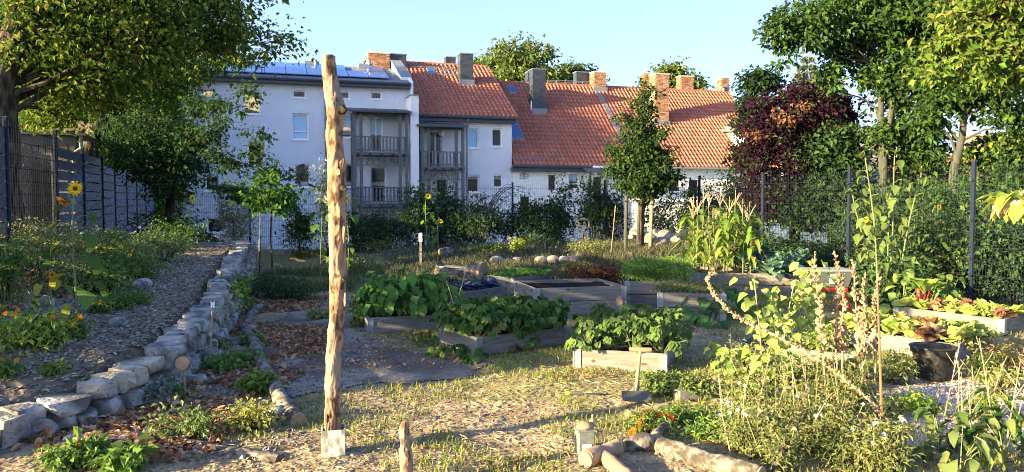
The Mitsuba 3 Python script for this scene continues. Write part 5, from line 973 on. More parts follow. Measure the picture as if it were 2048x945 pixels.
# back meadow, terrace weeds, bed under the beds
MD = [(.085, .10, .065), (.06, .08, .045), (.12, .13, .085), (.16, .14, .09)]
P = scatter(rg, 46000, -2.5, 4.6, 14.6, 18.6, lambda x, y: patch(x, y, .9, 12, .3, .5, rg) & outbeds(x, y)); m = blades(P, .23, .006, rg, MD, .8); putc('meadow_grass', m, 'm_leaf', kind='stuff', label='grey-green meadow growth before the back shrubs')
P = scatter(rg, 13000, -5.2, -1.6, 13.2, 18.6, lambda x, y: patch(x, y, 1.2, 15, .35, .55, rg) & (wall_near(x, y)[0] < -.3)); m = blades(P, .16, .006, rg, [(.05, .08, .02), (.09, .12, .035), (.14, .13, .06)], .8); putc('meadow_grass', m, 'm_leaf', kind='stuff', label='darker green growth left of the tall post at the back')
P = scatter(rg, 17000, -9.5, -4.6, 6.0, 17, lambda x, y: ~inW(x, y) & (wall_near(x, y)[0] > .9 + .2 * (y < 9)) & patch(x, y, 1.1, 18, .36, .56, rg)); m = blades(P, .2, .006, rg, [(.10, .12, .035), (.17, .17, .06), (.26, .24, .11), (.06, .085, .03)], .9); putc('terrace_grass', m, 'm_leaf', kind='stuff', label='long seeding grass over the terrace bed by the left fence')
P = scatter(rg, 22000, -3.5, 6.6, 8.6, 14.6, lambda x, y: patch(x, y, 1.0, 22, .42, .6, rg) & outbeds(x, y) & ~inP(x, y) & (x > -1.2)); m = blades(P, .06, .004, rg, [(.07, .10, .025), (.13, .15, .04), (.22, .2, .08)], .8); putc('grass', m, 'm_leaf', kind='stuff', label='darker grass between the shaded raised beds')
# ---------------------------------------------------------------- flowers and leafy things
def flower_mesh(c, n, r, npet, pc, dc, rng, rows=1, cup=.15, disc=.3):
    n = unit(np.asarray(n, float)); e = unit(np.cross(n, [.3, .2, .9])); f = np.cross(n, e); ps = []
    for q in range(rows):
        a = np.arange(npet) * 2 * np.pi / npet + q * .2 + rng.uniform(-.1, .1, npet); d = np.cos(a)[:, None] * e + np.sin(a)[:, None] * f; rr = r * (1 - .22 * q)
        ps.append(leaves(np.tile(np.asarray(c) + n * r * .12 * q, (npet, 1)) + d * rr * disc * .6, d + n * (cup + .25 * q), np.tile(n, (npet, 1)), rr * rng.uniform(.8, 1.08, npet) * (1 - disc * .55), pal(rng, npet, [pc], None, .14), .42 if npet > 9 else .7, .08))
    V = ICO[1].vertices * [disc, disc, disc * .4] * r; V = V @ np.stack([e, f, n]) + c; ps.append((V, ICO[1].faces, np.tile(np.asarray(dc, float), (len(V), 1)) * rng.uniform(.8, 1.2, (len(V), 1))))
    return cat_(ps)
def add_flower(parent, c, n, r, npet, pc, dc, rng, rows=1, **kw): putc('flower', flower_mesh(c, n, r, npet, pc, dc, rng, rows, **kw), 'm_leaf', parent)
def leaf_part(parent, P, D, N, size, col, asp=1.0, droop=.3, name='leaf'):
    putc(name, bigleaves(np.array([P]), np.array([D]), np.array([N]), size, np.array([col]), asp, droop), 'm_leaf', parent, smooth=True)
def sunflower(label, base, top, seed, leafs, heads, r=.012, auto=0, lc=(.06, .11, .025), ls=.13, name='sunflower'):
    rng = np.random.default_rng(seed); k = thing(name, label, 'sunflower'); base, top = np.asarray(base, float), np.asarray(top, float); L = np.linalg.norm(top - base)
    s = np.linspace(0, 1, 9)[:, None]; P = base + (top - base) * s + np.array([.03, 0, 0]) * L * np.sin(s * 5 + seed) * .4; put('stem', tube(P, np.linspace(r, r * .55, 9), 8), 'm_stemgreen', k, smooth=True)
    for t in list(np.linspace(.25, .95, auto)): leafs = leafs + [(t, rng.uniform(0, 6.28), rng.uniform(.7, 1.2) * ls, None)]
    for t, a, sz, c in leafs:
        q = base + (top - base) * t; d = np.array([math.cos(a), math.sin(a), 0]); e = q + d * sz * .75 + [0, 0, sz * .32]; put('leaf_stalk', tube([q, (q + e) / 2 + [0, 0, sz * .12], e], [.005, .004, .003], 5), 'm_stemgreen', k)
        c = np.array(c if c is not None else lc) * rng.uniform(.8, 1.2); leaf_part(k, e, d + np.array([0, 0, -.55]), np.array([0, 0, 1]) + d * .5 + rng.normal(0, .25, 3), sz, c, .95, .5)
    for (c, n, rr, pc, drop) in heads:
        c = np.asarray(c, float); n = unit(np.asarray(n, float)); put('flower_stalk', tube([top - [0, 0, .02], (top + c) / 2 + [0, 0, .03 + drop], c - n * .015], [.008, .007, .006], 6), 'm_stemgreen', k)
        if pc is not None: add_flower(k, c, n, rr, 17, pc, (.07, .035, .015), rng, 2 if rr > .05 else 1, disc=.42)
        e = unit(np.cross(n, [.2, .3, .9])); f = np.cross(n, e); a = np.arange(12) * .5236; d = np.cos(a)[:, None] * e + np.sin(a)[:, None] * f
        putc('bracts', leaves(np.tile(c - n * .012, (12, 1)), d * .8 - n * (.1 if pc is not None else -.35), np.tile(n, (12, 1)), rr * .75, pal(rng, 12, [(.09, .13, .035)]), .5), 'm_leaf', k)
        V = ICO[1].vertices * [rr * .45, rr * .45, rr * .28] @ np.stack([e, f, n]) + c - n * rr * .05; put('seed_head', (V, ICO[1].faces), 'm_seed', k, smooth=True)
    return k
mat('m_stemgreen', proc(lambda p, n, uv: mix((.10, .14, .05), (.20, .23, .09), fbm(p.x * 20, p.y * 20, p.z * 6, 2))), .7, .3); mat('m_seed', (.075, .045, .025), .9, .1); mat('m_redstem', (.32, .015, .03), .45, .5); mat('m_drystem', proc(lambda p, n, uv: mix((.30, .21, .13), (.50, .39, .28), fbm(p.x * 30, p.y * 30, p.z * 9, 3))), .9, .1)
YL, OR = (.72, .42, .02), (.65, .24, .02)
def gpt(px, py): q = gp(px, py); q[2] = gz(q[0], q[1]); return q
b = gpt(152, 668); d = b[1]; sf = lambda x, y, dd=0: at(x, y, d + dd)
kk = sunflower('tall sunflower with one open yellow head in the left terrace bed', b, sf(147, 405), 1, [(.30, 5.6, .20, (.10, .17, .04)), (.34, .2, .19, None), (.52, 3.4, .20, None), (.55, 6.0, .19, None), (.62, 3.0, .2, (.05, .10, .03)), (.72, 5.9, .17, None), (.80, 3.5, .15, None), (.86, .3, .15, None), (.42, 3.1, .15, (.26, .24, .03)), (.66, 3.9, .15, (.24, .22, .03)), (.2, 4.7, .12, (.22, .24, .04)), (.95, 3.2, .12, None)],
    [(sf(150, 378), (.55, -.8, .1), .072, YL, .05), (sf(127, 402), (-.4, -.55, -.7), .075, OR, .03)], .014)
sunflower('short leaning sunflower with a small dark eyed flower left of the tall one', gpt(105, 655), sf(102, 548, .3), 2, [(.7, .2, .13, (.10, .16, .04)), (.85, 5.5, .12, (.2, .2, .03)), (.5, 3.3, .12, None)], [(sf(104, 550, .2), (.2, -1, .1), .035, OR, .02)])
sunflower('thin sunflower stem with one pale round leaf in the terrace bed', gpt(100, 655) + [-.15, .3, 0], sf(95, 565, .4), 4, [(.9, 4.6, .12, (.26, .26, .05))], [])
# sunflowers at the back
for i, (px, d_, y0, y1, h, lab) in enumerate(((642, 14.5, 530, 375, [((650, 372), (.2, -1, .1), .05, None), ((628, 375), (-.6, -.6, 0), .06, None)], 'tall sunflower with seed heads left of the tall post'), (668, 14.3, 530, 425, [((660, 430), (.1, -1, .1), .05, OR), ((664, 457), (0, -1, .2), .04, OR)], 'sunflower with two small orange flowers just left of the tall post'), (694, 14.8, 500, 385, [((690, 398), (.7, -.7, 0), .10, YL)], 'sunflower with a large yellow flower half behind the tall post'),
        (852, 17.5, 500, 395, [((856, 393), (.3, -.9, .2), .085, YL)], 'yellow sunflower in front of the lilac house balconies'), (876, 17.5, 500, 440, [((882, 443), (.2, -1, 0), .05, YL)], 'small yellow sunflower near the white post at the back'), (380, 15.5, 450, 395, [((384, 397), (.9, -.4, 0), .085, YL)], 'single yellow sunflower at the far end of the terrace'))):
    b = G(px, d_, .02); t_ = at(px, y1, d_); sunflower(lab, b, t_, 10 + i, [], [(at(*q, d_ - .05), n, r, c, .02) for q, n, r, c in h], .012, 7 if i not in (4, 5) else 4, (.06, .12, .025), .16 if i < 3 else .13)
# drooping sunflowers on the right
sr = np.random.default_rng(44)
for i, (px, py, bx, lab, c) in enumerate(((1728, 305, 1768, 'leftmost drooping sunflower of the right group with a brown head', None), (1795, 300, 1776, 'tallest drooping sunflower with a hanging brown head at the right', None), (1700, 380, 1770, 'low side shoot of the right sunflowers with a hanging head', None), (1848, 335, 1790, 'drooping sunflower on the right side of the group', None), (1775, 400, 1785, 'lower sunflower with yellow flowers in the right group', YL), (1725, 440, 1775, 'sunflower with a single bright yellow flower left of the group', YL), (1870, 415, 1800, 'small yellow flowered stem right of the sunflower group', YL))):
    d_ = 10.6 + .25 * i; b = G(bx, d_, .02); t_ = at(px + (bx - px) * .1, py + 12, d_)
    sunflower(lab, b, t_, 30 + i, [], [(at(px + sr.uniform(-8, 8), py + (5 if c is None else 0), d_ - .05), (sr.uniform(-.4, .4), -.5, -.75) if c is None else (sr.uniform(-.5, .5), -1, .1), .075 if c is None else .055, c, .05)], .014, 19, (.085, .12, .04), .13)
# big drooping sunflower head at the right edge, close to the camera
k = thing('sunflower', 'large close sunflower head hanging down at the right edge with green bracts', 'sunflower'); c = at(2032, 415, 3.2); rng = np.random.default_rng(6)
n = unit(np.array([-.1, -.2, -1.0])); e = unit(np.cross(n, [.2, .9, .1])); f = np.cross(n, e)
b = np.array([2.9, 3.6, 0]); b[2] = gz(2.9, 3.6); put('stem', tube([b, b + [0, 0, .9], b + [-.05, -.1, 1.45], np.array([2.5, 3.35, 1.74]), c + [.10, .02, .10], c + [.02, 0, .05]], [.018, .017, .015, .013, .012, .012], 10), 'm_stemgreen', k, smooth=True)
V = ICO[2].vertices * [.085, .085, .028] @ np.stack([e, f, n]) + c; put('seed_head', (V, ICO[2].faces), 'm_drystem', k, smooth=True)
for q in range(30): a = q * 2.4; dd = math.cos(a) * e + math.sin(a) * f; putc('bract', bigleaves(np.array([c + dd * .045 - n * .030]), np.array([dd * .8 + [0, 0, -.55 + .5 * (q % 3)]]), np.array([-n + dd * .6]), rng.uniform(.07, .10), pal(rng, 1, [(.18, .27, .05), (.24, .30, .06)]), .7, .6), 'm_leaf', k, smooth=True)
for q in range(16): a = q * .393; dd = math.cos(a) * e + math.sin(a) * f; putc('petal', leaves(np.array([c + dd * .07 + n * .012]), np.array([dd * .5 + n]), np.array([dd]), rng.uniform(.03, .05), pal(rng, 1, [(.5, .40, .2), (.42, .30, .15)]), .5), 'm_leaf', k)
# ---------------------------------------------------------------- crops in the beds
rc = np.random.default_rng(55)
def mound(name, label, cat, base, r, h, n, size, cols, group, seed, asp=1.0, droop=.45, lift=.5, stem='m_stemgreen', tri=False):
    """a low plant: arched stalks from the crown, each with one leaf (or three)"""
    rng = np.random.default_rng(seed); k = thing(name, label, cat, group); base = np.asarray(base, float); a = rng.uniform(0, 6.28, n); q = rng.random(n) ** .5
    e = base + np.stack([np.cos(a) * r * q, np.sin(a) * r * q, h * (1 - .6 * q * q) * rng.uniform(.65, 1.1, n)], 1); d = np.stack([np.cos(a), np.sin(a), -droop * q - .1], 1) + rng.normal(0, .25, (n, 3)); N = np.stack([np.cos(a) * .5 * q, np.sin(a) * .5 * q, 1 + 0 * a], 1) + rng.normal(0, .2, (n, 3))
    put('stalks', cat_([tube([base, (base + p) / 2 + [0, 0, .12 * h], p], [.004, .003, .002], 4, cap=False) for p in e[::2]]), stem, k, kind='stuff'); col = pal(rng, n, cols, None, .2); sz = size * rng.uniform(.7, 1.25, n)
    if tri:
        S = unit(np.cross(d, N)); ms = [bigleaves(e, d + S * t * 1.1, N - S * t * .2, sz, col, asp, .4) for t in (-1, 0, 1)]; m = cat_(ms)
    else: m = bigleaves(e, d, N, sz, col, asp, .4)
    putc('leaves', m, 'm_leaf', k, smooth=True, kind='stuff' if n > 12 else None); return k
BE = [(.075, .155, .035), (.055, .12, .03), (.095, .18, .045)]
for i in range(11): u, v = (i % 4 + .5 + rc.uniform(-.2, .2)) / 4 * .78 + .10, (i // 4 + .5 + rc.uniform(-.2, .2)) / 3; mound('bean_plant', 'bushy bean plant with broad bright leaves in the bed nearest the path', 'bean plant', bBEAN(u, v), .29, .52, 42, .125, BE, 'bean plants in the raised bed nearest the path', 400 + i, .95, .9)
ST = [(.045, .095, .025), (.03, .07, .02), (.06, .12, .03), (.11, .15, .045)]
for i in range(18): u, v = (i % 6 + .5 + rc.uniform(-.25, .25)) / 6, (i // 6 + .45 + rc.uniform(-.25, .25)) / 3; mound('strawberry_plant', 'dark strawberry plant in the overflowing bed left of centre', 'strawberry plant', bSL(u, v), .29, .37, 38, .075, ST, 'strawberry plants in the bed left of centre', 430 + i, .9, .7, tri=True)
for i, (px, py) in enumerate(((880, 712), (915, 722), (945, 722), (850, 690), (1010, 705), (1060, 700))): mound('strawberry_plant', 'strawberry runner rooted on the ground in front of the overflowing bed', 'strawberry plant', gpt(px, py), .15, .16, 16, .06, ST + [(.2, .1, .04)], 'strawberry runners in front of the left bed', 460 + i, .9, .7, tri=True)
for i in range(16): u, v = (i % 4 + .5 + rc.uniform(-.25, .25)) / 4, (i // 4 + .7 + rc.uniform(-.25, .25)) / 4.2; mound('strawberry_plant', 'sunlit strawberry plant in the bed behind the spade', 'strawberry plant', bSR(u, v), .24, .34, 32, .068, [(.075, .12, .035), (.10, .15, .05), (.055, .095, .03)], 'strawberry plants in the bed behind the spade', 480 + i, .9, .7, tri=True)
def rosette(name, label, cat, base, r, h, n, size, cols, group, seed, up=.8, asp=1.1):
    rng = np.random.default_rng(seed); k = thing(name, label, cat, group); i = np.arange(n); a = rng.uniform(0, 6.28, n); q = (i + .5) / n; tl = q * 1.25 + rng.normal(0, .18, n)
    d = np.stack([np.cos(a) * np.sin(tl), np.sin(a) * np.sin(tl), up * np.cos(tl)], 1); P = np.asarray(base) + np.stack([np.cos(a) * r * .3 * q, np.sin(a) * r * .3 * q, h * .3 * (1 - q)], 1); N = np.stack([-np.cos(a) * .6, -np.sin(a) * .6, 1 + 0 * a], 1)
    putc('leaves', bigleaves(P, d, N, size * (.6 + .4 * q) * rng.uniform(.6, 1.15, n), pal(rng, n, cols, None, .25), asp, .3, .09), 'm_leaf', k); V, F = pebble((r * .35, r * .35, h * .5), rng, 1); putc('heart', paint((V + base + np.array([0, 0, h * .2]), F), cols[0]), 'm_vcgloss', k, smooth=True); return k
for i in range(10): u, v = (i % 5 + .5) / 5 + rc.uniform(-.05, .05), (i // 5 + .5) / 2 + rc.uniform(-.08, .08); rosette('cabbage', 'blue-purple cabbage in the bed behind the bean bed' if i < 6 else 'green kohlrabi-like cabbage at the far side of the cabbage bed', 'cabbage', bCAB(u, v), .2, .22, 16, .20, [(.06, .075, .14), (.05, .09, .11), (.04, .035, .10)] if i < 6 else [(.06, .11, .05), (.08, .13, .06)], 'purple cabbages behind the beans' if i < 6 else 'green cabbages behind the beans', 500 + i, .9)
for i in range(48): u, v = (i % 8 + .5) / 8 + rc.uniform(-.03, .03), (i // 8 + .5) / 6 + rc.uniform(-.04, .04); rosette('lettuce_seedling', 'bright green lettuce seedling in the low bed at the back', 'lettuce', bLET(u, v, .03), .1, .1, 9, .115, [(.13, .24, .05), (.17, .28, .06), (.10, .20, .045)], 'lettuce seedlings in the low bed at the back', 520 + i, 1.2)
# feathery plants
def tuft(name, label, cat, base, h, r, n, cols, group, seed, w=.004, lean=.8, stalk='m_stemgreen'):
    rng = np.random.default_rng(seed); k = thing(name, label, cat, group); P = np.asarray(base) + rng.normal(0, r * .35, (n, 3)) * [1, 1, 0]; V, F, C = blades(P, h, w, rng, cols, lean); putc('blades', (V, F, C), 'm_leaf', k, kind='stuff'); return k
for i in range(16): u, v = (i % 4 + .5) / 4 + rc.uniform(-.08, .08), (i // 4 + .5) / 4 + rc.uniform(-.08, .08); shrub('feathery_plant', 'feathery bright green plant in the bed behind the dry one', 0, 0, .17, .36, 570 + i, [(.10, .19, .04), (.14, .23, .05), (.08, .15, .035)], .055, 20, 26, .06, 'herb', 3, base=bU2(u, v), group='feathery plants behind the dry bed', asp=.14)
for i in range(14): shrub('creeping_herb', 'dry creeping herb in the two-tier bed right of the dark soil bed', 0, 0, .16, .13, 590 + i, [(.13, .15, .06), (.20, .17, .08), (.08, .11, .04)], .03, 14, 22, .05, 'herb', 3, base=bU1((i % 4 + .5) / 4 + rc.uniform(-.1, .1), (i // 4 + .5) / 4 + rc.uniform(-.1, .1)), group='creeping herbs in the dry bed')
for i in range(9): shrub('bed_herb', ('reddish leaved plant in the small bed behind the dark soil bed', 'yellow-green leafy plant at the left corner of the small reddish bed')[i > 6], 0, 0, .22, .34, 610 + i, RU + [(.16, .05, .04)] if i <= 6 else [(.26, .28, .05), (.18, .22, .05)], .05, 26, 20, .07, 'herb', 4, base=bV(.2 + .6 * (i % 3) / 2, .15 + .7 * (i // 3) / 2) if i <= 6 else gpt(1140 + 22 * (i - 7), 560), group='reddish plants behind the dark soil bed' if i <= 6 else 'yellow-green plants beside the small bed')
# squash trailing over the right edge of the dry bed
for i, (px, py, d_) in enumerate(((1395, 585, 10.2), (1425, 600, 10.0), (1385, 615, 9.9), (1450, 580, 10.4), (1415, 632, 9.7))): mound('squash_plant', 'trailing squash plant with large lobed leaves over the bed edge', 'squash', at(px, py, d_) - [0, 0, .12], .24, .18, 8, .17, [(.04, .10, .04), (.06, .13, .045)], 'squash trailing right of the dry bed', 630 + i, 1.1, .6)
# maize and large grey-green cabbages
def maize(base, h, seed):
    rng = np.random.default_rng(seed); k = thing('maize_plant', 'maize plant with arching leaves and pale tassels in the dark bed', 'maize', 'maize plants in the dark two-tier bed'); base = np.asarray(base); top = base + [rng.uniform(-.05, .05), rng.uniform(-.05, .05), h]
    put('stalk', tube([base, (base + top) / 2 + rng.normal(0, .015, 3), top], [.013, .010, .005], 7), 'm_stemgreen', k, smooth=True); a0 = rng.uniform(0, 3.14)
    for i in range(12):
        t = .12 + .8 * i / 12; a = a0 + 3.14 * (i % 2) + rng.uniform(-.6, .6); d = np.array([math.cos(a), math.sin(a), 0]); s = np.linspace(0, 1, 8)[:, None]; L = rng.uniform(.42, .68); P = base + (top - base) * t + d * L * s * .72 + np.array([0, 0, 1.0]) * L * (1.05 * s - 1.15 * s ** 2.2); sd = np.array([-d[1], d[0], 0]); w = .042 * np.sin(np.clip(s * .94 + .06, 0, 1) * np.pi) ** .6 + .002
        V = np.concatenate([P - sd * w + [0, 0, .008], P, P + sd * w + [0, 0, .008]]); F = [[q + 8 * r, q + 1 + 8 * r, q + 9 + 8 * r] for r in (0, 1) for q in range(7)] + [[q + 8 * r, q + 9 + 8 * r, q + 8 + 8 * r] for r in (0, 1) for q in range(7)]
        putc('leaf', (V, np.array(F), np.tile(pal(rng, 1, [(.16, .26, .05), (.20, .29, .06), (.27, .29, .08)]), (24, 1))), 'm_leaf', k, smooth=True)
    put('tassel', cat_([tube([top, top + np.array([math.cos(q), math.sin(q), 0]) * .06 + [0, 0, .14], top + np.array([math.cos(q), math.sin(q), 0]) * .11 + [0, 0, .21]], [.005, .005, .003], 4) for q in rng.uniform(0, 6.28, 4)] + [tube([top, top + [0, 0, .26]], [.006, .003], 4)]), 'm_drystem', k)
for i in range(13): maize(bK(.03 + .52 * (i % 5) / 4 + rc.uniform(-.03, .03), .15 + .7 * (i // 5) / 2 + rc.uniform(-.08, .08)), rc.uniform(.85, 1.25), 650 + i)
for i, (px, py, d_) in enumerate(((1495, 520, 12.9), (1530, 505, 13.3), (1565, 525, 12.7), (1600, 515, 13.0), (1545, 535, 12.6), (1478, 505, 13.5))): rosette('kale_plant', 'large grey-green cabbage with cupped leaves right of the maize', 'cabbage', at(px, py + 14, d_), .40, .42, 34, .26, [(.08, .16, .11), (.12, .20, .15), (.05, .11, .075)], 'grey-green cabbages right of the maize', 680 + i, 1.0, .85)
LT = {'g': [(.20, .28, .06), (.26, .32, .08)], 'y': [(.34, .34, .11), (.28, .31, .09)], 'r': [(.20, .10, .065), (.26, .17, .10), (.14, .075, .05)]}
nm = {'g': 'bright green', 'y': 'pale yellow-green', 'r': 'reddish brown'}
for i in range(18):
    u, v = (i % 6 + .5) / 6 + rc.uniform(-.04, .04), (i // 6 + .4) / 3 + rc.uniform(-.06, .06); c_ = 'gygyry'[(i + i // 6) % 6]; rosette('lettuce', nm[c_] + ' lettuce in the sunlit bed behind the bucket', 'lettuce', bR1(u, v, .03), .15, .17, 22, .20, LT[c_], nm[c_] + ' lettuces behind the bucket', 700 + i, 1.1)
for i in range(14):
    c_ = 'ygry'[i % 4]; rosette('lettuce', nm[c_] + ' lettuce in the bed at the right edge', 'lettuce', bR2((i % 7 + .5) / 7, (i // 7 + .4) / 2.2, .03), .14, .15, 18, .18, LT[c_], nm[c_] + ' lettuces in the right edge bed', 730 + i, 1.1)
k = thing('red_chard', 'red stemmed chard standing in the bed at the right edge', 'chard'); b = bR2(.18, .30); rng = np.random.default_rng(3)
for i in range(9): a = i * .75; e = b + [math.cos(a) * .09, math.sin(a) * .09, .26 + .03 * (i % 3)]; put('stem', tube([b, (b + e) / 2 + [math.cos(a) * .015, 0, 0], e], [.011, .009, .006], 6), 'm_redstem', k, smooth=True); leaf_part(k, e, [math.cos(a) * .6, math.sin(a) * .6, .8], [-math.cos(a), -math.sin(a), .8], .20, pal(rng, 1, [(.20, .28, .05), (.10, .18, .04)])[0], .8)
for i, (px, py, d_) in enumerate(((1810, 600, 10.4), (1845, 590, 10.6), (1870, 575, 10.9), (1895, 600, 10.2), (1825, 570, 11.0))): mound('bean_plant', 'broad leaved bean plant growing behind the chard bed', 'bean plant', G(px, d_, 0), .3, .62, 30, .13, [(.10, .16, .05), (.14, .2, .06)], 'bean plants behind the chard bed', 750 + i, .95, .8)
for i in range(26): u, v = rc.uniform(.05, .95, 2); tuft('bed_sprout', 'small sprout in the low brown bed behind the dry stalk', 'seedling', bW(u, v), .07, .06, 9, [(.10, .15, .04)], 'sprouts in the low brown bed', 770 + i)
# ---------------------------------------------------------------- terrace and wall-foot plants
def weed(label, px, py, w, h, cols, seed, leaf=.05, n=26, per=16, name='wild_plant', cat='wild plant', group=None, flowers=None, asp=.5, spread=None, d=None, base=None):
    b = (gpt(px, py) if d is None else G(px, d, 0)) if base is None else base; k = shrub(name, label, 0, 0, w, h, seed, cols, leaf, n, per, spread or max(.03, w * .22), cat, 8, base=b, asp=asp, group=group)
    if flowers:
        num, r, npet, pc, dc = flowers[:5]; rng = np.random.default_rng(seed + 1)
        for i in range(num): q = rng.uniform(-1, 1, 2); c = b + np.array([q[0] * w, q[1] * w * .6, h * rng.uniform(.75, 1.08)]); put('flower_stem', tube([b + (c - b) * [.5, .5, .3], c], .003, 4), 'm_stemgreen', k); add_flower(k, c, (rng.uniform(-.4, .4), -.7, .7), r * rng.uniform(.8, 1.2), npet, pc, dc, rng, flowers[5] if len(flowers) > 5 else 1)
    return k
LGp = [(.20, .28, .05), (.28, .34, .07), (.13, .21, .04)]; OL = [(.17, .195, .07), (.26, .26, .10), (.11, .14, .05)]; MG = [(.10, .16, .04), (.14, .21, .055), (.07, .12, .033)]
for i, (px, py, w, h, c, fl, lab) in enumerate(((45, 700, .35, .32, LGp, (7, .026, 10, (.75, .24, .01), (.5, .18, .01), 3), 'yellow-green marigold bush with orange flowers at the left edge'), (95, 690, .22, .2, MG, (6, .028, 10, (.75, .24, .01), (.5, .18, .01), 3), 'marigold with a cluster of orange flowers below the tall sunflower'), (145, 680, .14, .18, MG, (4, .028, 10, (.78, .26, .01), (.5, .2, .01), 3), 'small marigold with orange flowers at the sunflower foot'), (8, 760, .12, .12, MG, (2, .03, 10, (.78, .26, .01), (.5, .2, .01), 3), 'little orange marigold at the left edge by the chip path'), (108, 752, .05, .07, MG, (2, .022, 9, (.78, .26, .01), (.5, .2, .01), 2), 'tiny orange marigold on the edge of the chip path'), (193, 630, .12, .14, MG, (3, .024, 9, (.78, .26, .01), (.5, .2, .01), 2), 'small orange marigold right of the tall sunflower stem'), (305, 792, .06, .09, MG, (1, .028, 10, (.8, .26, .01), (.5, .2, .01), 3), 'single orange marigold at the foot of the stone wall'),
        (235, 560, .40, .42, MG, (9, .034, 11, YL, (.06, .03, .01)), 'yellow coneflowers with dark eyes in the terrace bed'), (265, 535, .30, .36, OL, (5, .034, 11, YL, (.06, .03, .01)), 'second clump of yellow coneflowers further right on the terrace'), (232, 520, .3, .45, MG, (5, .035, 12, (.17, .12, .42), (.3, .2, .04)), 'violet asters beside the yellow coneflowers'), (300, 505, .3, .4, MG, (5, .035, 12, (.20, .14, .45), (.3, .2, .04)), 'violet asters at the edge of the chip path'), (12, 600, .18, .62, [(.07, .14, .03), (.10, .17, .05)], None, 'feathery bright green bush at the left edge of the terrace'), (45, 560, .5, .5, OL, None, 'seeding olive weeds below the nearest fence post'), (110, 530, .55, .5, OL, (5, .025, 9, (.5, .5, .52), (.2, .2, .1)), 'olive weeds with whitish flower heads under the open fence panel'), (185, 520, .5, .45, OL, (3, .03, 10, YL, (.06, .03, .01)), 'weeds with small yellow flowers before the second fence post'), (60, 505, .5, .45, [(.20, .22, .08), (.28, .26, .12)], None, 'pale straw weeds at the foot of the fence'), (160, 580, .4, .35, OL, None, 'olive weeds behind the tall sunflower'), (205, 590, .35, .30, MG, None, 'low green plants at the chip path edge'), (280, 560, .35, .28, MG, None, 'spreading low plants reaching onto the chip path'), (330, 525, .45, .45, OL, None, 'grey-green weeds on the far part of the terrace'), (290, 470, .5, 1.0, OL, (5, .03, 8, (.5, .48, .2), (.2, .15, .05)), 'tall yellowing weeds against the far fence panels'), (310, 440, .4, 1.1, [(.2, .19, .1), (.10, .11, .05)], None, 'tall dry stems at the last fence posts'), (350, 500, .5, .6, MG, None, 'dense bush of weeds beside the far chip path'), (380, 475, .5, .6, OL, None, 'rounded bush at the end of the terrace'), (240, 480, .5, .65, OL, None, 'mixed tall weeds before the middle fence panels'), (265, 610, .2, .12, MG, None, 'flat green rosette at the edge of the chip path'), (225, 620, .2, .15, MG, None, 'dark low leaves behind the pale stone'))):
    weed(lab, px, py, w, h, c, 800 + i, .05 if h < .3 else .06, int(24 + 110 * w), 14, flowers=fl, asp=.35)
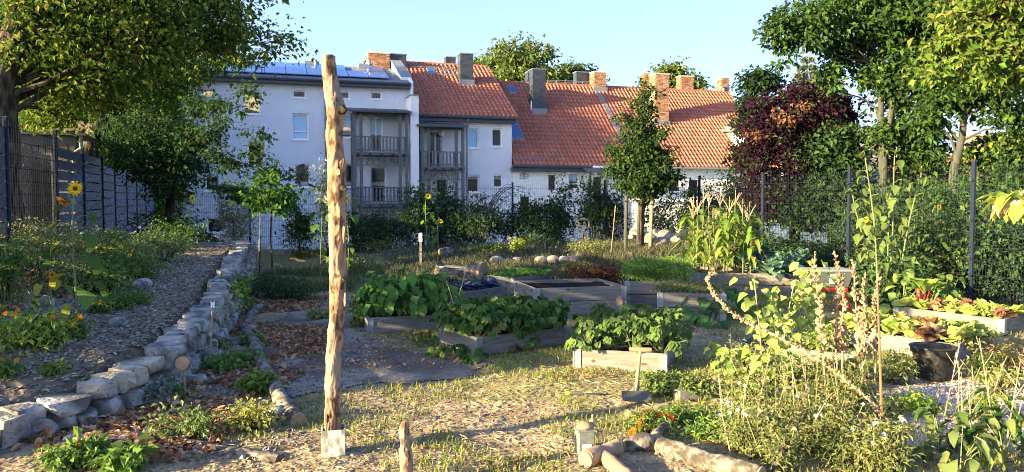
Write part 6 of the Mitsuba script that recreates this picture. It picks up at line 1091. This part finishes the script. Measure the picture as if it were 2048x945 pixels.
for i, (px, py, w, h, c, lf, lab) in enumerate(((365, 880, .22, .19, [(.12, .17, .06), (.17, .21, .09), (.08, .12, .04)], .036, 'rounded mint bush in the bed left of the tall post'), (500, 868, .17, .21, [(.20, .22, .06), (.28, .25, .08), (.12, .15, .04)], .035, 'thin yellow-green plant at the end of the edging logs'), (445, 640, .22, .55, [(.20, .27, .05), (.26, .30, .06), (.12, .19, .04)], .085, 'bright yellow-green climbing plant on stakes beside the wall'), (480, 620, .16, .5, [(.18, .25, .05), (.12, .19, .04)], .08, 'second bright climbing plant right of the first by the wall'), (545, 600, .55, .42, [(.03, .06, .028), (.04, .075, .03)], .05, 'dark green lavender bush at the far bend of the path'), (590, 605, .35, .3, [(.035, .06, .03), (.06, .08, .04)], .045, 'low dark bush right of the lavender'), (480, 735, .22, .13, MG, .04, 'low strawberry-like plants beside the edging log'), (455, 745, .20, .13, MG, .04, 'patch of small green leaves left of the edging log'), (520, 790, .13, .17, [(.08, .14, .03), (.12, .18, .04)], .06, 'leafy green seedling against the long edging log'), (430, 700, .16, .12, OL, .035, 'small grey-green plant below the bamboo cane'), (500, 690, .15, .1, MG, .035, 'low green leaves at the middle edging log'), (310, 810, .13, .16, [(.12, .14, .11), (.16, .17, .14)], .035, 'grey-leaved lavender at the foot of the stone wall'), (335, 790, .08, .14, [(.34, .34, .30), (.08, .15, .04)], .03, 'small white flowered plant at the foot of the wall'), (340, 800, .07, .1, [(.07, .15, .03)], .035, 'bright green tuft beside the log-slice sign'), (130, 940, .14, .12, MG, .042, 'leafy weeds at the bottom left corner'), (175, 938, .12, .15, MG, .06, 'weed with a red bloom at the bottom left'), (245, 945, .1, .13, [(.10, .17, .04)], .08, 'broad leaved shoot at the bottom edge left of the post'), (640, 640, .2, .14, OL, .04, 'small weeds behind the tall post on the path'), (720, 640, .12, .45, OL, .05, 'tall thin weed at the left corner of the bean bed'), (735, 655, .2, .2, MG, .05, 'weeds along the left side of the bean bed'), (1290, 690, .1, .1, MG, .05, 'small weed beside the strawberry bed corner'), (690, 545, .5, .25, OL, .045, 'low growth at the back of the dirt path'), (760, 505, .4, .4, OL, .05, 'weeds at the left end of the back meadow'), (1035, 515, .16, .5, [(.30, .33, .08), (.22, .27, .06)], .07, 'bright yellow-green upright plant in the back meadow'), (980, 515, .4, .3, MG, .06, 'green clump right of the log bench'), (885, 500, .5, .35, [(.10, .075, .05), (.15, .11, .075)], .04, 'brown dried plant behind the log bench'), (1080, 500, .5, .35, MG, .05, 'green growth behind the boulder row'), (1180, 515, .4, .35, OL, .045, 'olive growth right of the boulder row'), (810, 520, .5, .22, [(.13, .16, .14), (.18, .2, .17)], .035, 'grey lavender patch beside the white slip post'), (1560, 560, .3, .2, MG, .06, 'dark leaves hanging over the front of the maize bed'))):
    weed(lab, px, py, w, h, c, 850 + i, lf, int(20 + 100 * w), 12 if lf > .06 else 18, asp=.6, flowers=(1, .04, 9, (.6, .03, .02), (.3, .05, .02), 2) if 'red bloom' in lab else None)
# red marigolds in front
k = weed('red and orange marigolds in the foreground right of the grey tin', 1292, 868, .17, .17, MG, 990, .045, 34, 14, 'marigold', 'marigold', asp=.3)
for i, (px, py) in enumerate(((1268, 862), (1278, 852), (1293, 826), (1282, 842), (1312, 833), (1328, 830), (1262, 868), (1340, 836), (1300, 848))): q = gpt(1292, 868); add_flower(k, at(px, py, q[1] - .05 + .04 * (i % 3)), (-.2, -.7, .7), .030, 12, [(.62, .05, .012), (.70, .16, .015)][i % 3 == 0], (.55, .2, .02), rc, 3)
# ---------------------------------------------------------------- foreground right: mallow, dry stalks, flowering scrub
ML = [(.20, .26, .07), (.26, .31, .10), (.14, .20, .05)]
for i, (pts, lab) in enumerate(((((1530, 800), (1525, 700), (1508, 560)), 'tall mallow stem with pale round leaves in the right foreground'), (((1560, 800), (1560, 690), (1590, 560)), 'mallow stem reaching right with pale round leaves'), (((1500, 790), (1470, 740), (1450, 690)), 'short mallow shoot leaning left in the right foreground'), (((1580, 800), (1600, 690), (1630, 520)), 'highest mallow stem reaching up beside the dried spikes'), (((1520, 800), (1545, 720), (1540, 640)), 'middle mallow stem with dense pale leaves'))):
    rng = np.random.default_rng(900 + i); b = gpt(*pts[0]); d_ = 5.9 + .12 * i; P = np.array([[at(pts[0][0], 800, d_)[0], d_, gz(at(pts[0][0], 800, d_)[0], d_)], at(*pts[1], d_), at(*pts[2], d_)]); t = np.linspace(0, 1, 12)[:, None]; Q = (1 - t) ** 2 * P[0] + 2 * t * (1 - t) * P[1] + t * t * P[2]
    k = thing('mallow_plant', lab, 'mallow'); put('stem', tube(Q, np.linspace(.009, .003, 12), 6), 'm_drystem', k, smooth=True)
    for q in range(70): s = rng.uniform(.2, 1) if i != 3 else rng.uniform(.55, 1); p = (1 - s) ** 2 * P[0] + 2 * s * (1 - s) * P[1] + s * s * P[2]; a = rng.uniform(0, 6.28); e = p + np.array([math.cos(a), math.sin(a) * .8, .2]) * rng.uniform(.04, .15); leaf_part(k, e, [math.cos(a), math.sin(a), -.4], [rng.normal() * .4, -.4, 1], rng.uniform(.04, .095), pal(rng, 1, ML)[0], 1.15)
def spike(label, base, top, seed, r=.007, frac=.55, size=.022, name='dried_spike', group=None, curve=None):
    rng = np.random.default_rng(seed); k = thing(name, label, 'dried plant', group); base, top = np.asarray(base, float), np.asarray(top, float)
    t = np.linspace(0, 1, 14)[:, None]; Q = base + (top - base) * t + (rng.normal(0, .006, (14, 3)) if curve is None else 0)
    if curve is not None: Q = np.array([[np.interp(s, np.linspace(0, 1, len(curve)), np.array(curve)[:, j]) for j in range(3)] for s in np.linspace(0, 1, 30)])
    put('stem', tube(Q, np.linspace(r, r * .45, len(Q)), 6), 'm_drystem', k, smooth=True); ps = []; L = np.linalg.norm(np.diff(Q, axis=0), axis=1).sum(); n = int(L * frac / size * 4)
    for i in range(n):
        s = 1 - frac * rng.random(); j = s * (len(Q) - 1); a = int(min(j, len(Q) - 2)); p = Q[a] + (Q[a + 1] - Q[a]) * (j - a); d = unit(Q[a + 1] - Q[a]); o = unit(np.cross(d, rng.normal(size=3))); g = size * rng.uniform(.6, 1.2) * (1.15 - .5 * (s - (1 - frac)) / frac)
        V = ICO[0].vertices * [g * .75, g * .38, g * .38] @ frame(o + d * .9) + p + o * g * .55; ps.append(paint((V, ICO[0].faces), np.array([.31, .215, .135]) * rng.uniform(.5, 1.25)))
    putc('seed_pods', cat_(ps), 'm_vc', k, kind='stuff'); return k
for i, (bx, by, tx, ty, lab) in enumerate(((1665, 735, 1628, 505, 'leftmost dried mullein spike leaning left in the right foreground'), (1680, 745, 1674, 503, 'tallest dried mullein spike beside the red legged tub'), (1692, 740, 1686, 545, 'dried mullein spike just right of the tallest one'), (1735, 760, 1707, 523, 'dried mullein spike fourth from the left'), (1738, 755, 1729, 545, 'dried mullein spike fifth from the left'), (1757, 790, 1756, 548, 'rightmost dried mullein spike with a thick stem'))):
    d_ = 5.7 + .1 * (i % 3); b = G(bx, d_, 0); spike(lab, b, at(tx, ty, d_ - .05), 920 + i, .008, .6, .033)
k = thing('bare_stick', 'straight bare brown stick in the right foreground', 'stick'); b = at(1766, 860, 5.0); b[2] = gz(b[0], b[1]); put('shaft', tube([b, at(1760, 720, 5.03), at(1755, 575, 5.06)], [.010, .008, .006], 7), 'm_brownstick', k); put('top_bud', tube([at(1755, 575, 5.06), at(1755, 560, 5.06)], [.009, .004], 6), 'm_brownstick', k)
cv = [at(1800, 850, 5.2), at(1740, 800, 5.25), at(1660, 735, 5.35), at(1560, 675, 5.45), at(1490, 645, 5.5), at(1450, 615, 5.5), at(1425, 585, 5.5), at(1413, 560, 5.5), at(1420, 548, 5.5), at(1432, 548, 5.5)]; cv[0][2] = gz(*cv[0][:2])
spike('long dried mullein stalk fallen over in an arch in the right foreground', cv[0], cv[-1], 940, .012, .97, .023, curve=cv)
sc = np.random.default_rng(61)
for i in range(34):
    py = sc.uniform(760, 960); px = sc.uniform(1480 - .25 * max(0, py - 860), 1700 + .5 * (py - 760)) + (945 - py) * .03
    weed('tangled olive scrub plant with thin stems in the right foreground', px, py, .16, sc.uniform(.18, .36), [[(.14, .165, .06), (.20, .19, .08), (.09, .12, .045)], [(.15, .17, .055), (.11, .15, .04), (.25, .20, .11)], [(.12, .15, .05), (.17, .18, .07), (.08, .11, .04)]][i % 3], 1000 + i, .036, 30, 16, 'scrub_plant', 'wild plant', 'olive scrub plants in the right foreground', (2, .015, 9, (.40, .42, .5), (.5, .5, .45)) if i % 2 else None, .28)
for i, (px, py, w, h, c, lf, lab) in enumerate(((1830, 828, .2, .12, [(.20, .30, .04), (.26, .34, .06)], .04, 'bright lime green clump in front of the black bucket'), (1700, 760, .2, .2, OL, .04, 'weeds round the foot of the dried spikes'), (1620, 770, .22, .2, OL, .035, 'brownish weeds left of the dried spikes'), (1500, 860, .2, .15, MG, .04, 'weeds growing on the gravel edge'), (1420, 880, .2, .13, MG, .038, 'light grass-like weeds above the long pale log'), (1380, 850, .16, .12, MG, .045, 'low leaves right of the red marigolds'), (1390, 800, .14, .2, [(.14, .18, .06), (.1, .14, .05)], .05, 'leafy creeper over the timber beam end'), (1325, 790, .16, .18, [(.15, .2, .07), (.1, .15, .05)], .05, 'leafy branch lying over the spade foot'), (1960, 720, .3, .25, [(.2, .2, .07), (.3, .24, .12)], .04, 'dry weeds right of the bucket'), (2010, 760, .25, .3, [(.18, .2, .06), (.3, .15, .12)], .045, 'weeds with pinkish leaves at the right edge'), (2030, 560, .3, .75, [(.26, .30, .09), (.18, .24, .06)], .075, 'sunlit leafy stems reaching in at the right edge'), (1990, 600, .2, .35, LGp, .05, 'light green plant at the corner of the chard bed'), (1850, 690, .1, .1, MG, .04, 'small weed before the lettuce board'), (1650, 700, .25, .22, [(.14, .2, .05)], .05, 'green clump behind the fallen mullein stalk'))):
    weed(lab, px, py, w, h, c, 1100 + i, lf, int(24 + 110 * w), 16, asp=.4)
for i, (px, py, lab) in enumerate(((1880, 910, 'dark leaved dock plant at the bottom right'), (1950, 900, 'large dark dock plant right of the first one'), (2010, 930, 'dock plant in the bottom right corner'), (1920, 950, 'broad pale leaved dock at the bottom edge'), (1990, 860, 'dark dock plant below the right edge weeds'))):
    mound('dock_plant', lab, 'dock', gpt(px, py), .20, .28, 22, .125, [(.05, .09, .03), (.035, .065, .025), (.12, .15, .05)] if i != 3 else [(.11, .14, .05), (.08, .11, .04)], None, 1130 + i, .55, .6)
for i in range(9):
    px = 1905 + 17 * i + sc.uniform(-8, 8); d_ = sc.uniform(4.9, 6.0); b = G(px, d_, 0); t_ = b + [sc.uniform(-.12, .12), 0, sc.uniform(.3, .65)]; k = thing('dry_stem', 'thin branching dry flower stem at the right edge', 'dried plant', 'thin dry stems before the right edge'); put('stem', tube([b, (b + t_) / 2, t_], [.004, .003, .002], 5), 'm_drystem', k); put('twigs', cat_([tube([b + (t_ - b) * s, b + (t_ - b) * s + [sc.uniform(-.1, .1), sc.uniform(-.05, .05), .1]], .002, 4) for s in (.4, .55, .7, .85)]), 'm_drystem', k, kind='stuff')

# thin dry and leafy stems standing up through the scrub
ds = np.random.default_rng(83)
for i in range(34):
    px = ds.uniform(1450, 1730); d_ = ds.uniform(4.7, 6.0); b = G(px, d_, 0); h = ds.uniform(.28, .62); t_ = b + [ds.normal(0, .10), ds.normal(0, .05), h]; k = thing('tall_weed', 'thin upright stem rising out of the olive scrub in the right foreground', 'wild plant', 'thin stems rising from the right foreground scrub')
    P = np.array([b, b + (t_ - b) * .5 + [ds.normal(0, .03), 0, 0], t_]); put('stem', tube(P, [.004, .003, .0015], 5), 'm_drystem' if i % 2 else 'm_stemgreen', k)
    n = 46; s_ = ds.uniform(.15, 1, n)[:, None]; Q = b + (t_ - b) * s_ + ds.normal(0, .045, (n, 3)) * (1.1 - s_ * .6); putc('leaves', leaves(Q, ds.normal(size=(n, 3)) + [0, 0, .2], ds.normal(size=(n, 3)) * .6 + [0, 0, 1.0], ds.uniform(.018, .045, n), pal(ds, n, [(.14, .17, .06), (.19, .19, .08), (.26, .21, .11), (.10, .14, .04)]), .3), 'm_leaf', k, kind='stuff')
for i in range(16):
    px = (ds.uniform(1770, 1815), ds.uniform(1925, 2045), ds.uniform(1925, 2045))[i % 3]; d_ = ds.uniform(5.2, 7.0); b = G(px, d_, 0); weed('low weed on the gravel of the right foreground', 0, 0, ds.uniform(.1, .2), ds.uniform(.1, .28), [OL, LGp, [(.26, .22, .11), (.15, .17, .06)]][i % 3], 1200 + i, .035, 24, 14, 'gravel_weed', 'wild plant', 'low weeds on the right hand gravel', base=b, asp=.35)
